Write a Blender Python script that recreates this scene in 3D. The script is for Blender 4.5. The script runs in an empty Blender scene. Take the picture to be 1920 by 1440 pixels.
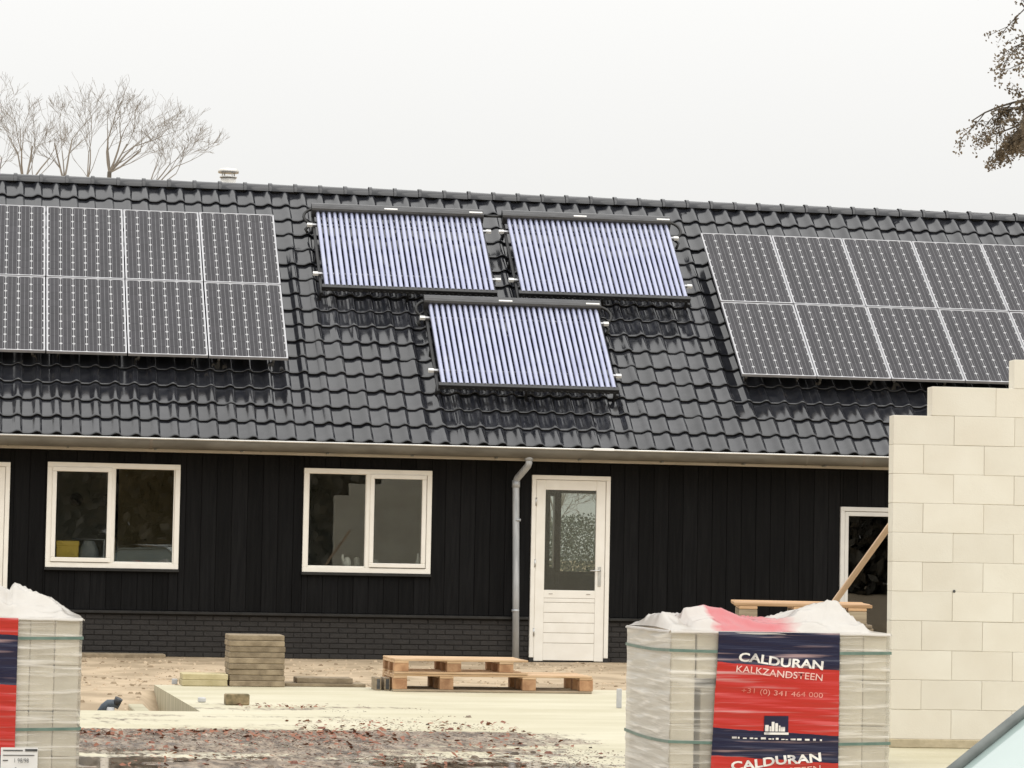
import bpy, bmesh, math, random
from mathutils import Vector, Matrix, Euler, noise as mnoise
random.seed(11)
R = math.radians
S = bpy.context.scene
C = S.collection

# ------------------------------------------------------------ camera
CAM = Vector((-7.374, -37.435, 1.299))
FW = Vector((0.17320, 0.98324, 0.05700)); RT = Vector((0.98446, -0.17453, 0.01926)); UP = RT.cross(FW)
cd = bpy.data.cameras.new('camera'); cam = bpy.data.objects.new('camera', cd); C.objects.link(cam)
m3 = Matrix((RT, UP, -FW)).transposed()
cam.matrix_world = Matrix.Translation(CAM) @ m3.to_4x4()
cd.sensor_width = 36.0; cd.lens = 106.67; cd.clip_start = 0.1; cd.clip_end = 3000
S.camera = cam

# ------------------------------------------------------------ overcast sky
SUN_EL, SUN_AZ = 48, 150           # veiled sun high behind the camera, to the right
W = bpy.data.worlds.new('World'); S.world = W; W.use_nodes = True
nt = W.node_tree; nt.nodes.clear()
def wn(t, **k):
    n = nt.nodes.new(t)
    for a, b in k.items(): setattr(n, a, b)
    return n
sky = wn('ShaderNodeTexSky', sky_type='NISHITA', sun_disc=False, sun_elevation=R(SUN_EL), sun_rotation=R(SUN_AZ))
bsky = wn('ShaderNodeBackground'); bsky.inputs[1].default_value = 0.05
nt.links.new(sky.outputs[0], bsky.inputs[0])
# even cloud cover: brightness rises steadily from the horizon to the zenith (standard overcast sky)
tc = wn('ShaderNodeTexCoord'); sp = wn('ShaderNodeSeparateXYZ'); nt.links.new(tc.outputs['Generated'], sp.inputs[0])
mx = wn('ShaderNodeMath', operation='MAXIMUM'); mx.inputs[1].default_value = 0.0; nt.links.new(sp.outputs[2], mx.inputs[0])
ma = wn('ShaderNodeMath', operation='MULTIPLY_ADD'); ma.inputs[1].default_value = 2.0; ma.inputs[2].default_value = 1.0
nt.links.new(mx.outputs[0], ma.inputs[0])
bov = wn('ShaderNodeBackground'); bov.inputs[0].default_value = (1.0, 0.99, 0.965, 1)
ms = wn('ShaderNodeMath', operation='MULTIPLY'); ms.inputs[1].default_value = 0.785
nt.links.new(ma.outputs[0], ms.inputs[0]); nt.links.new(ms.outputs[0], bov.inputs[1])
mixw = wn('ShaderNodeMixShader'); mixw.inputs[0].default_value = 0.9
nt.links.new(bsky.outputs[0], mixw.inputs[1]); nt.links.new(bov.outputs[0], mixw.inputs[2])
wo = wn('ShaderNodeOutputWorld'); nt.links.new(mixw.outputs[0], wo.inputs[0])

sl = bpy.data.lights.new('sun', 'SUN'); sl.energy = 0.9; sl.angle = R(60); sl.color = (1, 0.97, 0.92)
so = bpy.data.objects.new('sun', sl); C.objects.link(so)
so.rotation_euler = (R(90 - SUN_EL), 0, R(28))   # light comes from the camera side, high up
so.location = (0, -20, 30)
S.view_settings.view_transform = 'Standard'; S.view_settings.look = 'None'
S.view_settings.exposure = 0.0; S.view_settings.gamma = 1.0; S.view_settings.use_curve_mapping = False

# ------------------------------------------------------------ helpers
class MB:
    def __init__(s): s.v = []; s.f = []; s.m = []; s.sm = []
    def face(s, idx, m=0, sm=False): s.f.append(tuple(idx)); s.m.append(m); s.sm.append(sm)
    def box(s, x0, x1, y0, y1, z0, z1, m=0):
        b = len(s.v)
        s.v += [(x0,y0,z0),(x1,y0,z0),(x1,y1,z0),(x0,y1,z0),(x0,y0,z1),(x1,y0,z1),(x1,y1,z1),(x0,y1,z1)]
        for q in ((0,3,2,1),(4,5,6,7),(0,1,5,4),(1,2,6,5),(2,3,7,6),(3,0,4,7)): s.face([b+i for i in q], m)
        return s
    def cbox(s, x0, x1, y0, y1, z0, z1, c=0.004, m=0):
        """box with chamfered edges"""
        b = len(s.v); X = (x0,x1); Y = (y0,y1); Z = (z0,z1)
        idx = {}
        for i in (0,1):
            for j in (0,1):
                for k in (0,1):
                    px, py, pz = X[i], Y[j], Z[k]; ix, iy, iz = (c if i==0 else -c), (c if j==0 else -c), (c if k==0 else -c)
                    idx[(i,j,k,0)] = len(s.v); s.v.append((px, py+iy, pz+iz))
                    idx[(i,j,k,1)] = len(s.v); s.v.append((px+ix, py, pz+iz))
                    idx[(i,j,k,2)] = len(s.v); s.v.append((px+ix, py+iy, pz))
        F = []
        for i in (0,1): F.append([idx[(i,0,0,0)],idx[(i,1,0,0)],idx[(i,1,1,0)],idx[(i,0,1,0)]])
        for j in (0,1): F.append([idx[(0,j,0,1)],idx[(1,j,0,1)],idx[(1,j,1,1)],idx[(0,j,1,1)]])
        for k in (0,1): F.append([idx[(0,0,k,2)],idx[(1,0,k,2)],idx[(1,1,k,2)],idx[(0,1,k,2)]])
        for i in (0,1):
            for j in (0,1): F.append([idx[(i,j,0,0)],idx[(i,j,1,0)],idx[(i,j,1,1)],idx[(i,j,0,1)]])
            for k in (0,1): F.append([idx[(i,0,k,0)],idx[(i,1,k,0)],idx[(i,1,k,2)],idx[(i,0,k,2)]])
        for j in (0,1):
            for k in (0,1): F.append([idx[(0,j,k,1)],idx[(1,j,k,1)],idx[(1,j,k,2)],idx[(0,j,k,2)]])
        for i in (0,1):
            for j in (0,1):
                for k in (0,1): F.append([idx[(i,j,k,0)],idx[(i,j,k,1)],idx[(i,j,k,2)]])
        cx, cy, cz = (x0+x1)/2, (y0+y1)/2, (z0+z1)/2
        for f in F:
            p = [Vector(s.v[i]) for i in f]
            n = (p[1]-p[0]).cross(p[2]-p[0]); ctr = sum(p, Vector())/len(p) - Vector((cx,cy,cz))
            s.face(f if n.dot(ctr) > 0 else f[::-1], m)
        return s
    def tube(s, pts, rad, seg=8, m=0, cap=True, sm=True):
        pts = [Vector(p) for p in pts]
        if not hasattr(rad, '__len__'): rad = [rad]*len(pts)
        b = len(s.v); n = len(pts); ref = None
        for i, p in enumerate(pts):
            d = (pts[min(i+1,n-1)] - pts[max(i-1,0)]).normalized()
            if ref is None:
                ref = Vector((0,0,1)) if abs(d.z) < 0.9 else Vector((1,0,0))
            a = d.cross(ref).normalized(); e = a.cross(d).normalized(); ref = e
            for k in range(seg):
                t = 2*math.pi*k/seg
                q = p + (a*math.cos(t) + e*math.sin(t))*rad[i]; s.v.append(tuple(q))
        for i in range(n-1):
            for k in range(seg):
                k2 = (k+1) % seg
                s.face((b+i*seg+k, b+(i+1)*seg+k, b+(i+1)*seg+k2, b+i*seg+k2), m, sm)
        if cap:
            s.face([b+k for k in range(seg)], m); s.face([b+(n-1)*seg+k for k in range(seg)][::-1], m)
        return s
    def grid(s, nu, nv, fn, m=0, sm=True):
        b = len(s.v)
        for i in range(nu+1):
            for j in range(nv+1): s.v.append(tuple(fn(i/nu, j/nv)))
        for i in range(nu):
            for j in range(nv):
                a = b+i*(nv+1)+j
                s.face((a, a+nv+1, a+nv+2, a+1), m, sm)
        return s
    def prism(s, poly, z0, z1, m=0):
        """poly of (x,y) counter-clockwise"""
        b = len(s.v); n = len(poly)
        for z in (z0, z1):
            for p in poly: s.v.append((p[0], p[1], z))
        s.face([b+i for i in range(n)][::-1], m); s.face([b+n+i for i in range(n)], m)
        for i in range(n): s.face((b+i, b+(i+1)%n, b+n+(i+1)%n, b+n+i), m)
        return s
    def mesh(s, name, mats):
        me = bpy.data.meshes.new(name); me.from_pydata(s.v, [], s.f)
        for mt in (mats if isinstance(mats, (list, tuple)) else [mats]): me.materials.append(mt)
        me.polygons.foreach_set('material_index', s.m); me.polygons.foreach_set('use_smooth', s.sm)
        me.update(); return me
    def build(s, name, mats, parent=None, **k): return put(name, s.mesh(name, mats), parent, **k)

def put(name, me, parent=None, loc=(0,0,0), rot=(0,0,0), kind=None, label=None, cat=None, group=None):
    o = bpy.data.objects.new(name, me); C.objects.link(o)
    o.location = loc; o.rotation_euler = rot
    if parent: o.parent = parent
    if kind: o['kind'] = kind
    if label: o['label'] = label
    if cat: o['category'] = cat
    if group: o['group'] = group
    return o
def thing(name, label, cat, loc=(0,0,0), rot=(0,0,0), group=None):
    return put(name, None, None, loc, rot, None, label, cat, group)

def N(nt, t, **k):
    n = nt.nodes.new(t)
    for a, b in k.items(): setattr(n, a, b)
    return n
def mat(name, c1, c2=None, scale=6, rough=0.6, rough2=None, bump=0.0, bscale=60, metal=0, coat=0, coatr=0.05,
        stretch=(1,1,1), rand=0.0, spec=0.5, detail=4, ior=1.5, lo=0.35, hi=0.65, trans=0.0):
    m = bpy.data.materials.new(name); m.use_nodes = True; t = m.node_tree; t.nodes.clear()
    out = N(t, 'ShaderNodeOutputMaterial'); p = N(t, 'ShaderNodeBsdfPrincipled'); t.links.new(p.outputs[0], out.inputs[0])
    p.inputs['Metallic'].default_value = metal; p.inputs['Roughness'].default_value = rough
    p.inputs['Specular IOR Level'].default_value = spec; p.inputs['IOR'].default_value = ior
    p.inputs['Coat Weight'].default_value = coat; p.inputs['Coat Roughness'].default_value = coatr
    tcn = N(t, 'ShaderNodeTexCoord'); mp = N(t, 'ShaderNodeMapping'); mp.inputs['Scale'].default_value = stretch
    oi = N(t, 'ShaderNodeObjectInfo')
    off = N(t, 'ShaderNodeVectorMath', operation='MULTIPLY_ADD')
    cmb = N(t, 'ShaderNodeCombineXYZ')
    for i in range(3): t.links.new(oi.outputs['Random'], cmb.inputs[i])
    off.inputs[1].default_value = (37, 53, 71)
    t.links.new(cmb.outputs[0], off.inputs[0]); t.links.new(tcn.outputs['Object'], off.inputs[2])
    t.links.new(off.outputs[0], mp.inputs['Vector'])
    nz = N(t, 'ShaderNodeTexNoise'); nz.inputs['Scale'].default_value = scale; nz.inputs['Detail'].default_value = detail
    t.links.new(mp.outputs[0], nz.inputs['Vector'])
    mr = N(t, 'ShaderNodeMapRange'); mr.inputs['From Min'].default_value = lo; mr.inputs['From Max'].default_value = hi
    t.links.new(nz.outputs['Fac'], mr.inputs['Value'])
    mixc = N(t, 'ShaderNodeMix', data_type='RGBA'); mixc.inputs[6].default_value = (*c1, 1); mixc.inputs[7].default_value = (*(c2 or c1), 1)
    t.links.new(mr.outputs[0], mixc.inputs[0]); col = mixc.outputs[2]
    if rand:
        h = N(t, 'ShaderNodeHueSaturation'); mv = N(t, 'ShaderNodeMapRange')
        mv.inputs['To Min'].default_value = 1-rand; mv.inputs['To Max'].default_value = 1+rand
        t.links.new(oi.outputs['Random'], mv.inputs['Value']); t.links.new(mv.outputs[0], h.inputs['Value'])
        t.links.new(col, h.inputs['Color']); col = h.outputs[0]
    t.links.new(col, p.inputs['Base Color'])
    if rough2 is not None:
        rr = N(t, 'ShaderNodeMapRange'); rr.inputs['To Min'].default_value = rough; rr.inputs['To Max'].default_value = rough2
        t.links.new(mr.outputs[0], rr.inputs['Value']); t.links.new(rr.outputs[0], p.inputs['Roughness'])
    if bump:
        n2 = N(t, 'ShaderNodeTexNoise'); n2.inputs['Scale'].default_value = bscale; n2.inputs['Detail'].default_value = 5
        t.links.new(mp.outputs[0], n2.inputs['Vector'])
        bp = N(t, 'ShaderNodeBump'); bp.inputs['Strength'].default_value = bump; bp.inputs['Distance'].default_value = 0.01
        t.links.new(n2.outputs['Fac'], bp.inputs['Height']); t.links.new(bp.outputs[0], p.inputs['Normal'])
    return m

M = {}
M['tile'] = mat('glazed_roof_tile', (.014,.015,.019), (.026,.027,.031), 9, rough=.10, rough2=.16, bump=.02, bscale=14, rand=.25, spec=.68)
M['tile_body'] = mat('tile_body', (.004,.004,.004), (.008,.008,.008), 9, rough=.7, spec=.15)
M['deck'] = mat('roof_underlay', (.012,.012,.012), (.02,.02,.02), rough=.85)
M['plank'] = mat('black_stained_timber', (.0038,.0038,.0042), (.0085,.0085,.0088), 5, rough=.62, rough2=.75, bump=.35, bscale=14, stretch=(6,6,.35), rand=.3, spec=.10)
M['ledge'] = mat('black_ledge_paint', (.006,.006,.006), (.014,.014,.014), 9, rough=.35)
M['brick'] = mat('dark_brown_brick', (.016,.0138,.0125), (.022,.0192,.0172), 14, rough=.75, bump=.5, bscale=50, rand=.16)
M['mortar'] = mat('dark_mortar', (.0125,.011,.010), (.016,.0142,.013), 20, rough=.9)
M['frame'] = mat('white_painted_frame', (.81,.78,.71), (.86,.835,.77), 5, rough=.38, bump=.04, bscale=25)
M['frame_grey'] = mat('pale_grey_frame', (.62,.61,.58), (.68,.67,.63), 5, rough=.4)
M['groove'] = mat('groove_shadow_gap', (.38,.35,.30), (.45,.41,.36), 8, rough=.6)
M['steel'] = mat('satin_steel', (.55,.55,.54), (.65,.65,.63), 20, rough=.35, metal=1)
M['zinc'] = mat('weathered_zinc', (.105,.096,.078), (.155,.143,.118), 3, rough=.55, rough2=.7, metal=.15, stretch=(1,3,3), bump=.05, bscale=12)
M['zinc_rim'] = mat('bright_zinc_rim', (.62,.61,.58), (.75,.74,.70), 4, rough=.35, metal=.3)
M['zinc_pipe'] = mat('downpipe_zinc', (.36,.38,.40), (.50,.52,.54), 5, rough=.45, metal=.4, stretch=(4,4,.6), rough2=.55)
M['fascia'] = mat('fascia_paint', (.44,.40,.33), (.54,.49,.41), 3, rough=.6, stretch=(1,1,4))
M['solder'] = mat('gutter_seam', (.12,.10,.075), (.17,.14,.11), 12, rough=.7)
M['alu'] = mat('anodised_aluminium', (.46,.46,.48), (.54,.54,.56), 8, rough=.35, metal=.5)
M['rail'] = mat('mill_aluminium', (.45,.45,.46), (.55,.55,.56), 8, rough=.4, metal=.8)
M['sheet'] = mat('laminate_backsheet', (.42,.42,.43), (.48,.48,.49), 8, rough=.2)
M['black'] = mat('black_powder_coat', (.012,.012,.013), (.02,.02,.021), 9, rough=.42)
M['manifold'] = mat('black_anodised_manifold', (.05,.05,.052), (.075,.075,.078), 6, rough=.35, metal=.3, stretch=(1,6,6))
M['rubber'] = mat('black_rubber_hose', (.010,.010,.010), (.018,.018,.018), 20, rough=.5)
M['tab'] = mat('white_end_cap', (.82,.82,.80), (.86,.86,.84), 20, rough=.5)
M['limestone'] = mat('sand_lime_block', (.665,.62,.53), (.72,.685,.60), 2.2, rough=.82, bump=.12, bscale=90, rand=.03, detail=6)
M['limestone_pack'] = mat('wet_sand_lime_block', (.52,.475,.38), (.64,.59,.485), 6, rough=.75, bump=.12, bscale=70, rand=.09, detail=6)
M['glue'] = mat('grey_glue_mortar', (.57,.53,.45), (.63,.59,.50), 30, rough=.9)
M['bed'] = mat('mortar_bed', (.40,.34,.23), (.50,.43,.30), 14, rough=.9, bump=.3, bscale=60)
M['strap'] = mat('green_strapping', (.10,.17,.14), (.16,.24,.20), 15, rough=.4)
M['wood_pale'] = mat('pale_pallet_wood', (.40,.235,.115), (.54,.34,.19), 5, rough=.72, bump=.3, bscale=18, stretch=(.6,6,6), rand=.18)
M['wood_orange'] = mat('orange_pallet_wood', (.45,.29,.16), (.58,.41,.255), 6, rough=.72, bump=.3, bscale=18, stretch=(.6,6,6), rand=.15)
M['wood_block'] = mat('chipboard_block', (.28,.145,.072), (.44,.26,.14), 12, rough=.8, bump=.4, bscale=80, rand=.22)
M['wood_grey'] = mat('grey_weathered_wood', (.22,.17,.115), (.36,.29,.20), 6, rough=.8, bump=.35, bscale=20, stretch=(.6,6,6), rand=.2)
M['lath'] = mat('raw_timber_lath', (.42,.28,.17), (.55,.39,.26), 5, rough=.7, bump=.2, stretch=(5,5,.5))
M['paver'] = mat('concrete_paver', (.20,.155,.10), (.32,.255,.17), 9, rough=.88, bump=.6, bscale=70, rand=.12)
M['paver_new'] = mat('pale_sand_paver', (.42,.36,.20), (.52,.45,.27), 9, rough=.85, bump=.4, bscale=70, rand=.08)
M['grey_pl'] = mat('grey_plastic', (.42,.43,.44), (.5,.5,.5), 9, rough=.5)
M['dark_pl'] = mat('dark_plastic', (.016,.018,.022), (.03,.035,.042), 9, rough=.4)
M['blue_pl'] = mat('slate_blue_plastic', (.03,.045,.065), (.06,.08,.10), 9, rough=.4)
M['mossy'] = mat('mossy_timber_block', (.10,.085,.045), (.33,.25,.14), 12, rough=.85, bump=.5)
M['bark'] = mat('tree_bark', (.075,.062,.048), (.14,.12,.095), 8, rough=.9, bump=.4)
M['twig'] = mat('bare_twig', (.24,.215,.185), (.33,.30,.265), 3, rough=.9)  # colour lightened to stand in for rain haze over the distant crowns
M['leaf'] = mat('hazed_autumn_leaf', (.15,.118,.08), (.26,.21,.145), 2.5, rough=.6, lo=.4, hi=.6)  # leaf tone paled too, the haze is put into its colour
def translucent(m, k):
    t = m.node_tree; p = next(n for n in t.nodes if n.type == 'BSDF_PRINCIPLED'); o = next(n for n in t.nodes if n.type == 'OUTPUT_MATERIAL')
    tl = t.nodes.new('ShaderNodeBsdfTranslucent'); mx_ = t.nodes.new('ShaderNodeMixShader'); mx_.inputs[0].default_value = k
    t.links.new(p.inputs['Base Color'].links[0].from_socket, tl.inputs[0]); t.links.new(p.outputs[0], mx_.inputs[1]); t.links.new(tl.outputs[0], mx_.inputs[2]); t.links.new(mx_.outputs[0], o.inputs[0])
translucent(M['leaf'], .5)
M['hedge'] = mat('evergreen_leaf', (.022,.034,.014), (.05,.065,.028), 3, rough=.6)
M['litter'] = mat('fallen_leaf', (.16,.05,.024), (.30,.12,.06), 2, rough=.6, lo=.3, hi=.7)
M['plaster'] = mat('grey_plaster', (.34,.34,.32), (.42,.42,.39), 2, rough=.9)
M['osb'] = mat('brown_interior_board', (.34,.27,.15), (.42,.34,.20), 3, rough=.85)
M['floor'] = mat('screed_floor', (.10,.10,.095), (.14,.135,.13), 3, rough=.8)
M['yellow'] = mat('yellow_crate', (.62,.44,.06), (.70,.50,.09), 6, rough=.5)
M['white_cer'] = mat('white_ceramic', (.72,.72,.70), (.8,.8,.78), 6, rough=.3)
M['bluegrey'] = mat('blue_grey_cloth', (.16,.18,.20), (.22,.24,.26), 6, rough=.8)
M['chimney'] = mat('galvanised_flue', (.62,.60,.55), (.74,.72,.68), 8, rough=.4, metal=.35)
M['paint_car'] = mat('pale_car_paint', (.40,.47,.46), (.42,.49,.48), 3, rough=.25, coat=1)
M['dark_trim'] = mat('grey_trim', (.10,.115,.11), (.20,.22,.21), 9, rough=.4)
M['tyre'] = mat('tyre_rubber', (.02,.02,.02), (.03,.03,.03), 20, rough=.8)
M['letter_w'] = mat('white_print', (.40,.38,.38), (.84,.81,.76), 22, rough=.4, lo=.30, hi=.52)
M['letter_p'] = mat('pink_worn_print', (.78,.42,.36), (.85,.62,.56), 14, rough=.4)
M['letter_f'] = mat('faint_red_print', (.62,.16,.12), (.80,.36,.30), 9, rough=.4)
M['letter_d'] = mat('dark_print', (.05,.05,.05), (.10,.10,.10), 30, rough=.5)
M['paper'] = mat('white_paper_sheet', (.74,.73,.70), (.80,.79,.76), 8, rough=.6)

def glass_mat(name, tint, boost=1.0, rough=0.0):
    m = bpy.data.materials.new(name); m.use_nodes = True; t = m.node_tree; t.nodes.clear()
    out = N(t, 'ShaderNodeOutputMaterial'); mx_ = N(t, 'ShaderNodeMixShader'); tr = N(t, 'ShaderNodeBsdfTransparent'); gl = N(t, 'ShaderNodeBsdfGlossy')
    tr.inputs[0].default_value = (*tint, 1); gl.inputs['Roughness'].default_value = rough
    fr = N(t, 'ShaderNodeFresnel'); fr.inputs[0].default_value = 1.5
    mu = N(t, 'ShaderNodeMath', operation='MULTIPLY'); mu.inputs[1].default_value = boost; mu.use_clamp = True
    nz = N(t, 'ShaderNodeTexNoise'); nz.inputs['Scale'].default_value = 2.0
    tcn = N(t, 'ShaderNodeTexCoord'); t.links.new(tcn.outputs['Object'], nz.inputs['Vector'])
    bp = N(t, 'ShaderNodeBump'); bp.inputs['Strength'].default_value = .02; bp.inputs['Distance'].default_value = .01
    t.links.new(nz.outputs['Fac'], bp.inputs['Height']); t.links.new(bp.outputs[0], gl.inputs['Normal'])
    t.links.new(fr.outputs[0], mu.inputs[0]); t.links.new(mu.outputs[0], mx_.inputs[0])
    t.links.new(tr.outputs[0], mx_.inputs[1]); t.links.new(gl.outputs[0], mx_.inputs[2]); t.links.new(mx_.outputs[0], out.inputs[0])
    return m
M['glass'] = glass_mat('double_glazing', (.93,.945,.92), 1.8)
M['back_glass'] = glass_mat('tinted_back_pane', (.78,.80,.77), 1.6)
M['carglass'] = mat('misted_windscreen', (.30,.38,.36), (.36,.44,.42), 2, rough=.08, rough2=.14, coat=1)

def cell_mat():
    m = mat('silicon_cell', (.020,.0185,.023), (.027,.025,.030), 5, rough=.12, rough2=.18, rand=.12, ior=1.36)
    t = m.node_tree; p = next(n for n in t.nodes if n.type == 'BSDF_PRINCIPLED')
    src = p.inputs['Base Color'].links[0].from_socket
    tcn = N(t, 'ShaderNodeTexCoord'); s_ = N(t, 'ShaderNodeSeparateXYZ'); t.links.new(tcn.outputs['Object'], s_.inputs[0])
    # three printed busbars on every cell
    mu = N(t, 'ShaderNodeMath', operation='MULTIPLY'); mu.inputs[1].default_value = 1/.052
    ad = N(t, 'ShaderNodeMath', operation='ADD'); ad.inputs[1].default_value = 100.5
    fr = N(t, 'ShaderNodeMath', operation='FRACT'); sb = N(t, 'ShaderNodeMath', operation='SUBTRACT'); sb.inputs[1].default_value = .5
    ab = N(t, 'ShaderNodeMath', operation='ABSOLUTE'); lt = N(t, 'ShaderNodeMath', operation='LESS_THAN'); lt.inputs[1].default_value = .035
    t.links.new(s_.outputs[0], mu.inputs[0]); t.links.new(mu.outputs[0], ad.inputs[0]); t.links.new(ad.outputs[0], fr.inputs[0])
    t.links.new(fr.outputs[0], sb.inputs[0]); t.links.new(sb.outputs[0], ab.inputs[0]); t.links.new(ab.outputs[0], lt.inputs[0])
    mc = N(t, 'ShaderNodeMix', data_type='RGBA'); mc.inputs[7].default_value = (.20,.20,.21,1)
    t.links.new(lt.outputs[0], mc.inputs[0]); t.links.new(src, mc.inputs[6]); t.links.new(mc.outputs[2], p.inputs['Base Color'])
    return m
M['cell'] = cell_mat()
def tube_mat():
    m = mat('selective_coated_tube', (.31,.33,.47), (.39,.41,.54), 3, rough=.28, rough2=.38, coat=1, coatr=.05, metal=.45)
    return m
M['tubeglass'] = tube_mat()

def slab_mat():
    m = bpy.data.materials.new('pale_concrete_with_dirt'); m.use_nodes = True; t = m.node_tree; p = t.nodes['Principled BSDF']
    tcn = N(t, 'ShaderNodeTexCoord'); sx = N(t, 'ShaderNodeSeparateXYZ'); t.links.new(tcn.outputs['Object'], sx.inputs[0])
    def noise_(scale, detail=6, st=(1,1,1)):
        mp = N(t, 'ShaderNodeMapping'); mp.inputs['Scale'].default_value = st; t.links.new(tcn.outputs['Object'], mp.inputs[0])
        n = N(t, 'ShaderNodeTexNoise'); n.inputs['Scale'].default_value = scale; n.inputs['Detail'].default_value = detail
        n.inputs['Roughness'].default_value = .62
        t.links.new(mp.outputs[0], n.inputs['Vector']); return n.outputs['Fac']
    def ramp(sock, f0, f1, stops):
        mr = N(t, 'ShaderNodeMapRange'); mr.inputs['From Min'].default_value = f0; mr.inputs['From Max'].default_value = f1
        t.links.new(sock, mr.inputs['Value']); r = N(t, 'ShaderNodeValToRGB'); el = r.color_ramp.elements
        while len(el) < len(stops): el.new(.5)
        for e, (q, v) in zip(el, stops): e.position = (q-f0)/(f1-f0); e.color = (v,v,v,1)
        t.links.new(mr.outputs[0], r.inputs[0]); return r.outputs[0]
    def math_(op, a, b):
        n = N(t, 'ShaderNodeMath', operation=op)
        for i, q in enumerate((a, b)):
            if isinstance(q, (int, float)): n.inputs[i].default_value = q
            else: t.links.new(q, n.inputs[i])
        return n.outputs[0]
    yb = ramp(sx.outputs[1], -20, -8, [(-20,.62),(-19.0,.74),(-18.3,.54),(-17.6,.70),(-16.6,.82),(-15.6,.86),(-15.3,.34),(-14.4,.36),(-13.6,.38),(-13.1,.10),(-12.5,.46),(-11.9,.40),(-11.2,.06),(-8.6,.10)])
    xb = ramp(sx.outputs[0], -8, 2, [(-8,1),(-4.6,1),(-3.6,.80),(-2.9,.35),(-2.2,.10),(2,.05)])
    bias = math_('MULTIPLY', yb, xb)
    n1 = noise_(1.5, 8, (.7,1.3,1)); n2 = noise_(16, 5, (1,.25,1))
    v = math_('ADD', bias, math_('MULTIPLY', math_('SUBTRACT', n1, .5), 1.1)); v = math_('ADD', v, math_('MULTIPLY', math_('SUBTRACT', n2, .5), .7))
    mk = N(t, 'ShaderNodeMapRange'); mk.interpolation_type = 'SMOOTHSTEP'; mk.inputs['From Min'].default_value = .40; mk.inputs['From Max'].default_value = .64
    t.links.new(v, mk.inputs['Value']); mask = mk.outputs[0]
    base = N(t, 'ShaderNodeMix', data_type='RGBA'); base.inputs[6].default_value = (.46,.42,.285,1); base.inputs[7].default_value = (.57,.53,.395,1)
    bm = N(t, 'ShaderNodeMapRange'); bm.inputs['From Min'].default_value = .35; bm.inputs['From Max'].default_value = .65
    t.links.new(noise_(.8, 6, (.6,1.6,1)), bm.inputs['Value']); t.links.new(bm.outputs[0], base.inputs[0])
    dirt = N(t, 'ShaderNodeMix', data_type='RGBA'); dirt.inputs[6].default_value = (.07,.048,.032,1); dirt.inputs[7].default_value = (.30,.235,.17,1)
    dm = N(t, 'ShaderNodeMapRange'); dm.inputs['From Min'].default_value = .38; dm.inputs['From Max'].default_value = .62
    t.links.new(noise_(14, 6, (1,.2,1)), dm.inputs['Value']); t.links.new(dm.outputs[0], dirt.inputs[0])
    fin = N(t, 'ShaderNodeMix', data_type='RGBA'); t.links.new(mask, fin.inputs[0]); t.links.new(base.outputs[2], fin.inputs[6]); t.links.new(dirt.outputs[2], fin.inputs[7])
    t.links.new(fin.outputs[2], p.inputs['Base Color'])
    rr = N(t, 'ShaderNodeMapRange'); rr.inputs['To Min'].default_value = .6; rr.inputs['To Max'].default_value = .7; t.links.new(mask, rr.inputs['Value'])
    t.links.new(rr.outputs[0], p.inputs['Roughness'])
    pn = N(t, 'ShaderNodeMapRange'); pn.interpolation_type = 'SMOOTHSTEP'; pn.inputs['From Min'].default_value = .46; pn.inputs['From Max'].default_value = .54
    t.links.new(noise_(1.1, 4, (.8,.8,1)), pn.inputs['Value']); near_ = ramp(sx.outputs[1], -20, -8, [(-20,1),(-17.4,1),(-16.9,.15),(-8,0)])
    pud = math_('MULTIPLY', math_('MULTIPLY', pn.outputs[0], mask), near_)
    t.links.new(math_('MULTIPLY', rr.outputs[0], math_('SUBTRACT', 1.0, math_('MULTIPLY', pud, .92))), p.inputs['Roughness'])
    bp = N(t, 'ShaderNodeBump'); bp.inputs['Distance'].default_value = .02
    t.links.new(math_('MULTIPLY', .5, math_('SUBTRACT', 1.0, pud)), bp.inputs['Strength'])
    t.links.new(noise_(20, 6), bp.inputs['Height']); t.links.new(bp.outputs[0], p.inputs['Normal'])
    return m
M['slab'] = slab_mat()
M['sand'] = mat('building_sand', (.31,.235,.150), (.47,.365,.245), 2.2, rough=.92, bump=1.0, bscale=9, detail=8, lo=.38, hi=.62)
M['formed'] = mat('board_marked_concrete', (.34,.31,.21), (.50,.46,.33), 3, rough=.8, stretch=(1,5,.4))

# ------------------------------------------------------------ ground
def gz(x, y):
    n = mnoise.noise(Vector((x*.7, y*.7, 0)))*.03 + mnoise.noise(Vector((x*2.3, y*2.3, 3)))*.014 + mnoise.noise(Vector((x*6, y*6, 7)))*.006
    if y > -0.6: n *= .2
    if y > -8.25: base = -0.03*min(1, max(0, (-.3-y)/3))
    elif y > -13.0:
        k = (-8.25-y)/4.75
        base = (-.03 - .30*k if x < -5.6 else -.16) - (.22*min(1,k*4) if -5.80 < x < -5.6 else 0)
    else: base = -.16 if y > -26.2 else -.06
    if x > -5.58 and -26 < y < -8.4: n -= .05
    far = max(abs(x), abs(y+15))
    return base + (n if far < 60 else 0)
def axis(lo, hi, step, outs): 
    a = [lo + i*step for i in range(int(round((hi-lo)/step))+1)]
    return [-q for q in outs[::-1]] + a + list(outs)
xs = axis(-9, 6, .16, [14, 25, 60, 150, 500, 1500]); ys = axis(-15, 1, .16, [12, 40, 120, 500, 1500])
xs = sorted(set([q for q in xs if q < -9 or -9 <= q <= 6 or q > 6])); ys = sorted(set([-1500,-500,-120,-60,-40,-33,-29,-26.3,-26.1,-24,-20,-17] + [q for q in ys if q >= -15.01]))
g = MB()
for x in xs:
    for y in ys: g.v.append((x, y, gz(x, y)))
ny = len(ys)
for i in range(len(xs)-1):
    for j in range(ny-1): g.face((i*ny+j, (i+1)*ny+j, (i+1)*ny+j+1, i*ny+j+1), 0, True)
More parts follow.
